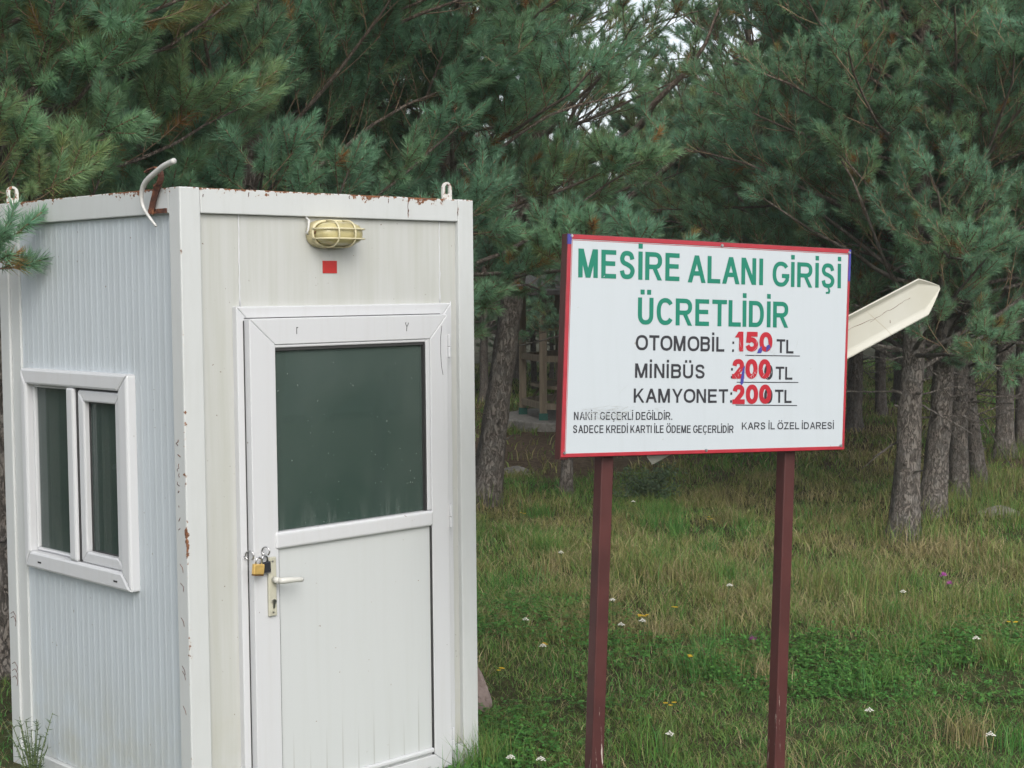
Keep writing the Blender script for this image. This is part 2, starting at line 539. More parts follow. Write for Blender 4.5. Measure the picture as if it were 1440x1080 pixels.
# front wall, three sheets round the door opening
yf0, yf1 = .022, .058
MB().box(PW - .001, .262, yf0, yf1, .046, 2.285).box(1.276, W_ - PW + .001, yf0, yf1, .046, 2.285).box(.2625, 1.2755, yf0, yf1, 1.925, 2.285).build('front_wall_panel', M['panel_f'], booth)
mb = MB()
for sx_ in (.266, 1.272):
    random.seed(int(sx_ * 100))
    pts = [(sx_ + random.uniform(-.0015, .0015), yf0 - .0005, 1.945 + i * .34 / 14) for i in range(15)]
    mb.tube(pts, [random.uniform(.0022, .0042) for _ in pts], 6)
    mb.build('sealant_bead', M['pvc'], booth, smooth=True); mb = MB()
mb.tube([(1.33 + random.uniform(-.002, .002), yf0 - .0005, .05 + i * 1.9 / 22) for i in range(23)], [random.uniform(.002, .004) for _ in range(23)], 6)
mb.build('sealant_bead', M['pvc'], booth, smooth=True)
# ribbed side walls
def ribbed(name, xa, thick, out, holes=None):
    """vertical ribbed sheet at x = xa, ribs pointing out (+-1); optional window hole (y0,y1,z0,z1)"""
    pitch, dep = .0445, .0009
    prof = []
    y = .0755
    while y < D_ - .0805:
        for dy, h in ((0, 0), (.026, 0), (.030, 1), (.0405, 1)):
            if y + dy < D_ - .0805: prof.append((y + dy, h))
        y += pitch
    prof.append((D_ - .0805, 0))
    m = MB()
    def strip(ps, z0, z1):
        k = len(ps)
        if k < 2: return
        vs_ = [(xa + out * h * dep, yy, z) for z in (z0, z1) for yy, h in ps]
        m.add(vs_, [(i, i + 1, k + i + 1, k + i) for i in range(k - 1)])
    if holes:
        y0, y1, z0, z1 = holes
        def cut(a, b):
            ps = [p for p in prof if a < p[0] < b]
            return [(a, 0)] + ps + [(b, 0)]
        strip(cut(.0755, y0), .046, 2.285); strip(cut(y1, D_ - .0805), .046, 2.285)
        strip(cut(y0, y1), .046, z0); strip(cut(y0, y1), z1, 2.285)
    else:
        strip(prof, .046, 2.285)
    o = m.build(name, M['panel_l'], booth)
    s = o.modifiers.new('solid', 'SOLIDIFY'); s.thickness = .03; s.offset = 1 if out < 0 else 1
    return o
WY0, WY1, WZ0, WZ1 = .37, 1.19, .88, 1.65
o = ribbed('ribbed_wall_panel', .022, .03, -1, (WY0, WY1, WZ0, WZ1))
o = ribbed('ribbed_wall_panel', W_ - .022, .03, 1)
MB().box(PW, W_ - PW, D_ - .055, D_ - .02, .046, 2.285).build('back_wall_panel', M['panel_f'], booth)
# pale flashing strip beside the back corner post
MB().box(.010, .021, 1.262, 1.338, .048, 2.284).build('flashing_strip', M['frame'], booth, .002)
# inside: light grey lining on the rear walls
MB().box(.06, W_ - .06, D_ - .075, D_ - .057, .05, 2.3).box(W_ - .075, W_ - .056, .09, D_ - .08, .05, 2.3).build('inside_lining', M['curtain'], booth)

# door frame
fx0, fx1, fz1 = .231, 1.310, 1.943
dz0 = -.03
face = lambda x, z, d: (x, d, z)
fr = MB()
fr.prism([(fx0, dz0), (fx0 + .066, dz0), (fx0 + .066, fz1 - .066), (fx0, fz1)], face, -.006, .05)
fr.prism([(fx1 - .066, dz0), (fx1, dz0), (fx1, fz1), (fx1 - .066, fz1 - .066)], face, -.006, .05)
fr.prism([(fx0, fz1), (fx0 + .066, fz1 - .066), (fx1 - .066, fz1 - .066), (fx1, fz1)], face, -.006, .05)
fr.build('door_frame', M['pvc'], booth, .005, seg=3)
lx0, lx1, lz1 = .263, 1.257, 1.897
MB().box(lx0 - .0045, lx0 - .0008, -.0085, -.0062, dz0, 1.89).box(lx0, lx1 - .012, -.0085, -.0062, lz1 + .001, lz1 + .0035).build('door_gasket', M['gasket'], booth)
# door leaf with stiles and rails
gx0, gx1, gz0, gz1 = .379, 1.137, 1.085, 1.797
leaf = MB()
ya, yb = -.042, .03
leaf.mitre(lx0, lx1, dz0 + .01, lz1, (gx0 - lx0, lx1 - gx1 - .022, .07, lz1 - gz1), ya, yb, face)
door = leaf.build('door', M['pvc'], booth, .004, seg=3)
MB().box(gx0 - .018, gx1 + .024, ya - .008, yb, 1.018, 1.084).build('mid_rail', M['pvc'], door, .012, seg=4)
MB().box(gx0 + .001, gx1 + .021, ya + .012, yb - .01, .0505, 1.0175).build('door_panel', M['infill'], door)
MB().box(gx0 + .001, gx0 + .0035, ya + .006, ya + .0115, .052, 1.016).build('panel_gasket', M['gasket'], door)
MB().box(gx1 + .0155, gx1 + .0205, ya + .002, ya + .0115, .052, 1.016).build('panel_gasket', M['gasket'], door)
MB().box(gx0 + .001, gx1 + .016, ya - .006, ya + .012, .062, .081).build('bottom_bead', M['pvc'], door, .006, seg=3)
# glazing: beads, gasket, pane
MB().box(gx1, gx1 + .0215, ya + .003, yb, gz0, gz1).build('glazing_bead', M['pvc'], door, .004)
MB().box(gx0 + .001, gx1, ya + .004, ya + .02, gz1 - .012, gz1 - .0005).build('glazing_bead', M['pvc'], door, .004)
gk_ = MB()
gk_.box(gx0 + .0005, gx0 + .004, ya + .008, ya + .022, gz0, gz1 - .013).box(gx1 - .009, gx1 - .0005, ya + .006, ya + .022, gz0, gz1 - .013).box(gx0 + .0045, gx1 - .0095, ya + .009, ya + .022, gz1 - .023, gz1 - .0125)
gk_.build('pane_gasket', M['gasket'], door)
MB().box(gx0 + .0045, gx1 - .0095, ya + .022, ya + .027, gz0 + .0005, gz1 - .0235).build('door_pane', M['glass_d'], door)
for hz0, hz1 in ((1.716, 1.812), (1.0, 1.10), (.048, .145)):
    h = MB()
    h.box(lx1 - .002, lx1 + .009, ya - .010, ya + .006, hz0, hz0 + .043).box(lx1 - .002, lx1 + .009, ya - .010, ya + .006, hz0 + .046, hz1)
    h.build('hinge', M['pvc'], door, .003)
plate = MB().box(.320, .357, ya - .012, ya - .0003, .768, .994).build('handle_plate', M['handle'], door, .004, seg=3)
lv = MB()
lv.tube([(.344, ya - .010, .908), (.344, ya - .045, .908)], .0125, 12)
lv.tube([(.344, ya - .045, .908), (.352, ya - .055, .9078), (.372, ya - .058, .907), (.41, ya - .058, .904), (.440, ya - .056, .900), (.448, ya - .053, .899)], [.0125, .0125, .012, .0105, .0095, .007], 12)
lv.build('lever_handle', M['lever'], door, smooth=True)
kc = MB()
kc.tube([(.340, ya - .0125, .825), (.340, ya - .021, .825)], .0088, 14)
kc.box(.3358, .3442, ya - .0165, ya - .0122, .799, .822)
kc.build('lock_cylinder', M['steel'], door)
for zz in (.978, .783):
    MB().tube([(.339, ya - .0118, zz), (.339, ya - .0135, zz)], .004, 10).build('screw', M['steel'], door)
# small marks the door head carries
mk = MB()
mk.box(.478, .4805, ya - .0008, ya + .002, 1.835, 1.862).box(.4805, .486, ya - .0008, ya + .002, 1.858, 1.8615)
mk.build('scribbled_mark', M['gasket'], door); mk = MB()
for a, b in (((1.025, 1.865), (1.033, 1.85)), ((1.043, 1.866), (1.033, 1.85)), ((1.033, 1.85), (1.031, 1.832)), ((1.025, 1.865), (1.029, 1.868))):
    mk.tube([(a[0], ya - .0006, a[1]), (b[0], ya - .0006, b[1])], .0014, 5)
mk.build('scribbled_mark', M['gasket'], door); mk = MB()
mk.tube([(1.224, ya - .0005, 1.85 + .0), (1.217, ya - .0005, 1.80), (1.216, ya - .0005, 1.74), (1.220, ya - .0005, 1.68), (1.228, ya - .0005, 1.645)], .0011, 5)
mk.build('scribbled_mark', M['gasket'], door)
# hasp eyes for the padlocks
def ring(cx, cy, cz, r, th, nx, nz, n=14, a0=0, a1=2 * math.pi):
    return [(cx + nx * r * math.cos(a0 + (a1 - a0) * i / n), cy, cz + nz * r * math.sin(a0 + (a1 - a0) * i / n)) for i in range(n + 1)]
def tilt_ring(c, r, u, v, a0, a1, n=14):
    c, u, v = Vector(c), Vector(u).normalized(), Vector(v).normalized()
    return [c + u * r * math.cos(a0 + (a1 - a0) * i / n) + v * r * math.sin(a0 + (a1 - a0) * i / n) for i in range(n + 1)]
e1 = MB().tube(tilt_ring((.252, -.030, 1.008), .017, (.55, -1, 0), (0, 0, 1), -1.0, 4.3), .0028, 8)
e1.tube([(.243, -.006, 1.002), (.245, -.014, .997)], .003, 8)
e1.build('eye_hook', M['steel'], booth, smooth=True)
e2 = MB().tube(tilt_ring((.303, ya - .020, 1.022), .016, (.5, -1, 0), (0, 0, 1), -1.0, 4.3), .0028, 8)
e2.tube([(.303, ya - .001, 1.014), (.305, ya - .01, 1.009)], .003, 8)
e2.build('eye_hook', M['steel'], door, smooth=True)

# side window (left wall); built in booth coordinates, facing -x
wx0 = -.018
w0, w1, v0, v1 = .371, 1.224, .850, 1.688
side = lambda y, z, d: (d, y, z)
win = MB().mitre(w0, w1, v0, v1, (.070, .046, .070, .066), wx0, .05, side)
win.box(wx0 + .001, .05, .786, .842, v0 + .0705, v1 - .0665)
window = win.build('window', M['pvc'], booth, .010, seg=2)
sashO = MB().mitre(.4415, .772, v0 + .0712, v1 - .074, .046, wx0 + .016, .048, side).build('sash', M['pvc'], window, .007, seg=2)
MB().mitre(.8425, 1.1775, v0 + .0707, v1 - .0667, .013, .014, .046, side).build('glazing_bead', M['pvc'], window, .006)
MB().box(.030, .034, .855, 1.165, v0 + .083, v1 - .079).build('window_pane', M['glass_w'], window)
MB().box(.028, .032, .4865, .7265, v0 + .1165, v1 - .1195).build('window_pane', M['glass_w'], window)
MB().box(-.002, .046, .7725, .785, v0 + .072, v1 - .068).build('window_gasket', M['gasket'], window)
MB().box(.002, .046, .4425, .772, v1 - .0737, v1 - .0667).build('window_gasket', M['gasket'], window)
MB().mitre(.4877, .7255, v0 + .1175, v1 - .1205, .005, .022, .0279, side).build('window_gasket', M['gasket'], window)
for yy in (.47, 1.08): MB().box(wx0 - .001, wx0 + .003, yy, yy + .028, v0 + .028, v0 + .035).build('drain_slot', M['gasket'], window)
# folded white curtains seen behind the panes
for ya_, yb_ in ((1.06, 1.13), (.65, .70)):
    m = MB(); n_ = 18
    pr = [(.065 + .008 * math.sin(i * 1.5), ya_ + (yb_ - ya_) * i / n_) for i in range(n_ + 1)]
    vs_ = [(x, y, z) for z in (.9, 1.64) for x, y in pr]
    m.add(vs_, [(i, i + 1, n_ + 2 + i, n_ + 1 + i) for i in range(n_)])
    m.build('inside_curtain', M['inside'], window)
hnd = MB().tube([(.055, .60, 1.31), (.062, .56, 1.315), (.06, .52, 1.31)], .012, 8)
hnd.build('inside_handle', M['pvc'], window, smooth=True)

# bulkhead lamp over the door
lamp = MB()
def oval(cx, cz, hw, hh, n=40):
    pts = []
    for i in range(n):
        a = 2 * math.pi * i / n
        c_, s_ = math.cos(a), math.sin(a)
        pts.append((cx + hw * math.copysign(abs(c_) ** .62, c_), cz + hh * math.copysign(abs(s_) ** .8, s_)))
    return pts
LX, LZ = .690, 2.221
lamp.prism(oval(LX - .004, LZ, .110, .056), lambda x, y, d: (x, d, y), -.018, .0217)
lampO = lamp.build('bulkhead_lamp', M['lampbody'], booth, .006, seg=3)
ln = MB()
rings = [(.100, .046, -.0182), (.104, .046, -.050), (.099, .043, -.068), (.086, .037, -.082), (.060, .026, -.091), (.02, .009, -.094)]
n = 40; vs_ = []
for hw, hh, yy in rings: vs_ += [(x, yy, z) for x, z in oval(LX, LZ, hw, hh, n)]
fs = [(i * n + j, i * n + (j + 1) % n, (i + 1) * n + (j + 1) % n, (i + 1) * n + j) for i in range(len(rings) - 1) for j in range(n)]
fs.append(tuple((len(rings) - 1) * n + j for j in range(n)))
ln.add(vs_, fs)
ln.build('lens', M['lens'], lampO, smooth=True)
cg = MB()
def cpath(t, vert):
    """points of a cage bar over the lens"""
    out = []
    for i in range(17):
        a = math.pi * i / 16
        if vert: out.append((LX + t, -.02 - .084 * math.sin(a) ** .55, LZ + .052 * math.cos(a)))
        else: out.append((LX - .111 * math.cos(a), -.02 - .084 * math.sin(a) ** .45, LZ + t))
    return out
for t in (-.045, .035): cg.tube(cpath(t, True), .0036, 7)
for t in (-.02, .018): cg.tube(cpath(t, False), .0033, 7)
pts = oval(LX, LZ, .11, .0505, 40)
cg.tube([(x, -.021, z) for x, z in pts + pts[:1]], .005, 7)
cg.build('wire_cage', M['cage'], lampO, smooth=True)
MB().tube([(LX - .120, .008, LZ + .062), (LX - .114, -.004, LZ + .05), (LX - .125, -.012, LZ + .015), (LX - .128, -.006, LZ + .003), (LX - .118, .0, LZ - .002)], .0045, 8).build('lamp_cable', M['cable'], lampO, smooth=True)
MB().tube([(LX - .1, -.016, LZ + .004), (LX - .1, -.026, LZ + .004)], .006, 8).build('screw', M['rust'], lampO)
MB().box(.657, .727, yf0 - .0025, yf0 - .0004, 2.068, 2.117).build('red_sticker', M['red'], booth)

# rusty scribbles scratched into the posts beside the left wall
random.seed(77)
def scratch(pts, w=.0016):
    m = MB()
    m.tube([(-.0006, y, z) for y, z in pts], w, 5)
    m.build('rusty_scratch', M['rust'], booth)
zz = 1.46
for i in range(9):
    y = .045 + random.uniform(-.008, .008)
    pts = [(y + random.uniform(-.010, .010), zz - q_ * .007) for q_ in range(random.randint(2, 5))]
    scratch(pts, random.uniform(.0008, .0016)); zz -= random.uniform(.03, .055)
for z0_ in (1.0, .93, .80, .62, .60, .47): scratch([(.05, z0_), (.035 + random.uniform(-.012, .012), z0_ - .012), (.03, z0_ - .03)], .0011)
for z0_ in (.62, .60, .40, .37, .34): scratch([(1.40, z0_), (1.375, z0_ + .012), (1.352, z0_ - .006), (1.36, z0_ - .03)], .0013)
for x_, z0_, z1_ in ((1.085, 2.372, 2.295), (1.087, 2.33, 2.30), (1.362, 2.345, 2.31), (.30, 2.37, 2.352), (.78, 2.374, 2.36), (.98, 2.37, 2.35), (.10, 2.355, 2.345)):
    m = MB(); m.tube([(x_ + random.uniform(-.002, .002), .0009, z0_ + (z1_ - z0_) * q_ / 5) for q_ in range(6)], [.0011, .0018, .0012, .002, .0012, .0008], 5); m.build('rusty_scratch', M['rust'], booth)
# lifting eyes at three roof corners
def eye(x, y, along_x):
    m = MB()
    n_ = 16; vs_ = []
    fn = (lambda u, v, d: (x + u, y + d, H_ + v)) if along_x else (lambda u, v, d: (x + d, y + u, H_ + v))
    outer = [(-.026, -.012), (.026, -.012)] + [(.026 * math.cos(a), .046 + .026 * math.sin(a)) for a in [math.pi * i / n_ for i in range(n_ + 1)]]
    inner = [(-.012, .022), (.012, .022)] + [(.012 * math.cos(a), .048 + .014 * math.sin(a)) for a in [math.pi * i / n_ for i in range(n_ + 1)]]
    k = len(outer)
    for d in (-.006, .006): vs_ += [fn(u, v, d) for u, v in outer] + [fn(u, v, d) for u, v in inner]
    fs = []
    for i in range(k):
        j = (i + 1) % k
        fs += [(i, j, k + j, k + i), (2 * k + j, 2 * k + i, 3 * k + i, 3 * k + j), (j, i, 2 * k + i, 2 * k + j), (k + i, k + j, 3 * k + j, 3 * k + i)]
    m.add(vs_, fs)
    m.build('lifting_eye', M['eye'], booth, .002)
eye(1.325, .03, True)
eye(.03, 1.335, True)
eye(W_ - .03, D_ - .08, True)

# rusty aerial bracket and the white cable through it, near corner of the left wall
br = MB()
br.tube([(-.010, .176, 2.290), (-.012, .158, 2.33), (-.013, .134, 2.370), (-.013, .122, 2.390)], [.015, .014, .014, .019], 4)
br.box(-.006, -.0005, .085, .205, 2.288, 2.305)
arc_ = [(.122 - .036 * math.cos(R(a_)), 2.420 + .034 * math.sin(R(a_))) for a_ in range(-85, 125, 15)] + [(.165, 2.449), (.190, 2.440)]
for i in range(len(arc_) - 1):
    (ya_, za_), (yb_, zb_) = arc_[i], arc_[i + 1]
    L_ = math.hypot(yb_ - ya_, zb_ - za_); ny_, nz_ = -(zb_ - za_) / L_ * .0025, (yb_ - ya_) / L_ * .0025
    w0_ = .012 if i < 12 else .007
    vs_ = [(x_, y_ + s1 * ny_, z_ + s1 * nz_) for x_ in (-.022 - w0_, -.022 + w0_) for (y_, z_) in ((ya_, za_), (yb_, zb_)) for s1 in (-1, 1)]
    br.add(vs_, [(0, 1, 3, 2), (4, 6, 7, 5), (0, 4, 5, 1), (2, 3, 7, 6), (0, 2, 6, 4), (1, 5, 7, 3)])
br.build('rusty_bracket', M['rust'], booth)
def smooth2(P, n):
    out = []
    for i in range(len(P) - 1):
        p0, p1, p2, p3 = P[max(i - 1, 0)], P[i], P[i + 1], P[min(i + 2, len(P) - 1)]
        for j in range(n):
            t = j / n
            out.append(tuple(.5 * (2 * p1[q] + (p2[q] - p0[q]) * t + (2 * p0[q] - 5 * p1[q] + 4 * p2[q] - p3[q]) * t * t + (3 * p1[q] - p0[q] - 3 * p2[q] + p3[q]) * t ** 3) for q in (0, 1)))
    return out + [P[-1]]
def bez(p, n=24):
    out = []
    for i in range(n + 1):
        t = i / n
        q = [Vector(a) for a in p]
        while len(q) > 1: q = [q[j].lerp(q[j + 1], t) for j in range(len(q) - 1)]
        out.append(q[0])
    return out
cb = [Vector((-.045 + .02 * (i / 24) ** 3, y, z)) for i, (y, z) in enumerate(smooth2([(-.042, 2.466), (.015, 2.455), (.068, 2.438), (.156, 2.402), (.192, 2.362), (.190, 2.31), (.120, 2.240)], 4))]
MB().tube(cb, [.0105 - .006 * max(0, (i - 12) / 12) for i in range(25)], 9).build('cable_end', M['cable'], booth, smooth=True)

# padlocks hanging from the eyes
def padlock(name, x, y, z, body, foot, label, rot, tilt):
    root = empty(name, bw(x, y, z), BY + rot, label, 'padlock')
    root.rotation_euler = (0, tilt, BY + rot)
    root.scale = (.88, .88, .88)
    b = MB().box(-.026, .026, -.010, .010, -.022, .022).build('lock_body', body, root, .004, seg=3)
    MB().box(-.0255, .0255, -.0105, .0105, -.0275, -.0222).build('foot_plate', foot, root, .002)
    s_ = [(-.0155, 0, .02), (-.0155, 0, .034)] + [(.0155 * -math.cos(a), 0, .034 + .0155 * math.sin(a)) for a in [math.pi * i / 10 for i in range(1, 10)]] + [(.0155, 0, .034), (.0155, 0, .02)]
    MB().tube(s_, .0042, 9).build('shackle', M['steel'], root, smooth=True)
    return root
padlock('padlock', .256, ya - .036, .962, M['brass'], M['brassd'], 'brass padlock hanging left of the black one on the booth door', -.05, .12)
padlock('padlock', .303, ya - .014, .961, M['blackp'], M['steel'], 'black padlock hanging right of the brass one beside the door handle', .1, -.05)

# ------------------------------------------------------------------ price sign
SB = Vector((0.17287, 5.45, 1.40260))
SX = Vector((.87122, .48950, -.03697)); SY = Vector((.01694, .04530, .99883)); SN = Vector((.49060, -.87082, .03118))
SK = .028
sroot_w = SB + SX * .19 + SY * -1.45
SR = Vector((sroot_w.x, sroot_w.y, GZ))
sign = empty('price_sign', SR, 0, 'white price board with green heading and red border on two maroon posts', 'sign')
def sp_(x, y, d=0):
    return SB + SX * (x + SK * y) + SY * y + SN * d - SR
SWd, SHt = 1.313, .791
def sbox(m, x0, x1, y0, y1, d0, d1, mi=0):
    vs_ = [sp_(x, y, d) for x in (x0, x1) for y in (y0, y1) for d in (d0, d1)]
    m.add(vs_, [(0, 1, 3, 2), (4, 6, 7, 5), (0, 4, 5, 1), (2, 3, 7, 6), (0, 2, 6, 4), (1, 5, 7, 3)], mi)
m = MB(); sbox(m, .0005, SWd - .0005, .0005, SHt - .0005, -.0035, 0); m.build('panel', M['signw'], sign)
# red border, slightly uneven, painted on folded edges
m = MB()
sbox(m, -.002, SWd + .002, -.003, .0105, -.004, .0022)
sbox(m, -.002, SWd + .002, SHt - .015, SHt + .001, -.004, .0022)
sbox(m, -.002, .0135, .0107, SHt - .0152, -.004, .0022)
sbox(m, SWd - .0085, SWd + .002, .0107, SHt - .0152, -.004, .0022)
m.build('red_border', M['signred'], sign, .0015)
m = MB()
sbox(m, .0135, SWd - .0085, SHt - .0195, SHt - .0175, .0001, .0006); sbox(m, .0160, .0178, .012, SHt - .02, .0001, .0006)
m.build('red_pinstripe', M['signred'], sign)
m = MB(); sbox(m, -.0028, .0125, SHt - .034, SHt + .0015, -.0045, .003); m.build('blue_corner_patch', M['blue'], sign); m = MB(); sbox(m, SWd - .0078, SWd + .0028, SHt - .125, SHt + .0, -.0045, .003); m.build('blue_corner_patch', M['blue'], sign)
# maroon box frame behind
m = MB()
sbox(m, -.003, .032, -.012, SHt + .004, -.042, -.0046)
sbox(m, SWd - .032, SWd + .001, -.006, SHt + .004, -.042, -.0046)
sbox(m, .0325, SWd - .0325, SHt - .028, SHt + .004, -.042, -.0046)
sbox(m, .0325, SWd - .0325, -.006, .025, -.042, -.0046)
m.build('back_frame', M['maroon'], sign, .003)
for x0, yb_ in ((.200, -1.62), (1.052, -1.62)):
    m = MB(); sbox(m, x0, x0 + .052, yb_, SHt - .03, -.095, -.0425); m.build('post', M['maroon'], sign, .004)
for bx_, by_ in ((.013, .787), (.679, .781), (1.307, .779), (1.297, .012), (.636, .008), (.012, .012)):
    m = MB()
    m.tube([sp_(bx_, by_, .0015), sp_(bx_, by_, .006)], [.007, .0045], 10)
    m.build('screw', M['steel'], sign)

# lettering: a plain sans drawn stroke by stroke in the plane of the board
def sup(cx, cy, rx_, ry_, a0, a1, n=22, e=2.35):
    out = []
    for i in range(n + 1):
        a = R(a0 + (a1 - a0) * i / n); c_, s_ = math.cos(a), math.sin(a)
        out.append((cx + rx_ * math.copysign(abs(c_) ** (2 / e), c_), cy + ry_ * math.copysign(abs(s_) ** (2 / e), s_)))
    return out
def smooth_pts(P, n=5):
    out = []
    for i in range(len(P) - 1):
        p0, p1, p2, p3 = P[max(i - 1, 0)], P[i], P[i + 1], P[min(i + 2, len(P) - 1)]
        for j in range(n):
            t = j / n
            out.append(tuple(.5 * (2 * p1[k_] + (p2[k_] - p0[k_]) * t + (2 * p0[k_] - 5 * p1[k_] + 4 * p2[k_] - p3[k_]) * t * t + (3 * p1[k_] - p0[k_] - 3 * p2[k_] + p3[k_]) * t ** 3) for k_ in (0, 1)))
    return out + [P[-1]]
VB, HB, PB, CB = 'v', 'h', 'p', 'c'
bowl = lambda u, v0, v1: sup(u, (v0 + v1) / 2, 1 - u, (v1 - v0) / 2, 90, -90)
GL = {
 'A': (.93, [(PB, 0, 0, .5, 1), (PB, 1, 0, .5, 1), (HB, .2, .8, .31)]),
 'B': (.78, [(VB, 0, 0, 1), (CB, [(.1, 1)] + bowl(.58, .54, 1) + [(.1, .54)]), (CB, [(.1, .54)] + bowl(.62, 0, .54) + [(.1, 0)])]),
 'C': (.90, [(CB, sup(.5, .5, .5, .5, 36, 324, 34))]),
 'D': (.84, [(VB, 0, 0, 1), (CB, [(.1, 1)] + bowl(.42, 0, 1) + [(.1, 0)])]),
 'E': (.74, [(VB, 0, 0, 1), (HB, .05, 1, 1), (HB, .05, .94, .53), (HB, .05, 1, 0)]),
 'G': (.94, [(CB, sup(.5, .5, .5, .5, 36, 322, 34) + [(.97, .22), (.97, .44)]), (HB, .55, 1.0, .42)]),
 'I': (0, [(VB, 0, 0, 1)]),
 'K': (.86, [(VB, 0, 0, 1), (PB, .06, .34, .92, 1), (PB, .36, .60, 1, 0)]),
 'L': (.68, [(VB, 0, 0, 1), (HB, .05, 1, 0)]),
 'M': (.96, [(VB, 0, 0, 1), (VB, 1, 0, 1), (PB, .04, 1, .5, 0), (PB, .96, 1, .5, 0)]),
 'N': (.80, [(VB, 0, 0, 1), (VB, 1, 0, 1), (PB, .02, 1, .98, 0)]),
 'O': (.97, [(CB, sup(.5, .5, .5, .5, 0, 360, 44))]),
 'P': (.77, [(VB, 0, 0, 1), (CB, [(.1, 1)] + bowl(.58, .46, 1) + [(.1, .46)])]),
 'R': (.87, [(VB, 0, 0, 1), (CB, [(.1, 1)] + bowl(.56, .47, 1) + [(.1, .47)]), (PB, .52, .48, 1, 0)]),
 'S': (.78, [(CB, smooth_pts([(.95, .74), (.82, .94), (.5, 1), (.18, .95), (.04, .76), (.17, .60), (.5, .525), (.85, .41), (.98, .25), (.83, .06), (.5, 0), (.16, .05), (.02, .26)]))]),
 'T': (.80, [(VB, .5, 0, 1), (HB, 0, 1, 1)]),
 'U': (.80, [(CB, [(0, 1.1), (0, .6)] + sup(.5, .34, .5, .34, 180, 360) + [(1, .6), (1, 1.1)])]),
 'Y': (.88, [(PB, 0, 1, .5, .40), (PB, 1, 1, .5, .40), (VB, .5, 0, .44)]),
 'Z': (.80, [(HB, .04, .96, 1), (HB, 0, 1, 0), (PB, .08, .03, .92, .97)]),
 '0': (.72, [(CB, sup(.5, .5, .5, .5, 0, 360, 44, 2.2))]),
 '1': (.50, [(VB, .85, 0, 1), (PB, .0, .70, .80, 1)]),
 '2': (.72, [(CB, smooth_pts([(.04, .70), (.15, .92), (.48, 1), (.84, .93), (.95, .73), (.84, .52), (.5, .28), (.12, .02)])), (HB, 0, 1, 0)]),
 '5': (.72, [(HB, .16, .94, 1), (PB, .10, .44, .20, 1), (CB, smooth_pts([(.08, .50), (.3, .63), (.62, .62), (.90, .47), (.97, .30), (.84, .08), (.48, 0), (.18, .06), (.02, .25)]))]),
}
ACC = {'İ': ('I', '.'), 'Ü': ('U', '..'), 'Ö': ('O', '..'), 'Ş': ('S', ','), 'Ç': ('C', ','), 'Ğ': ('G', 'u')}
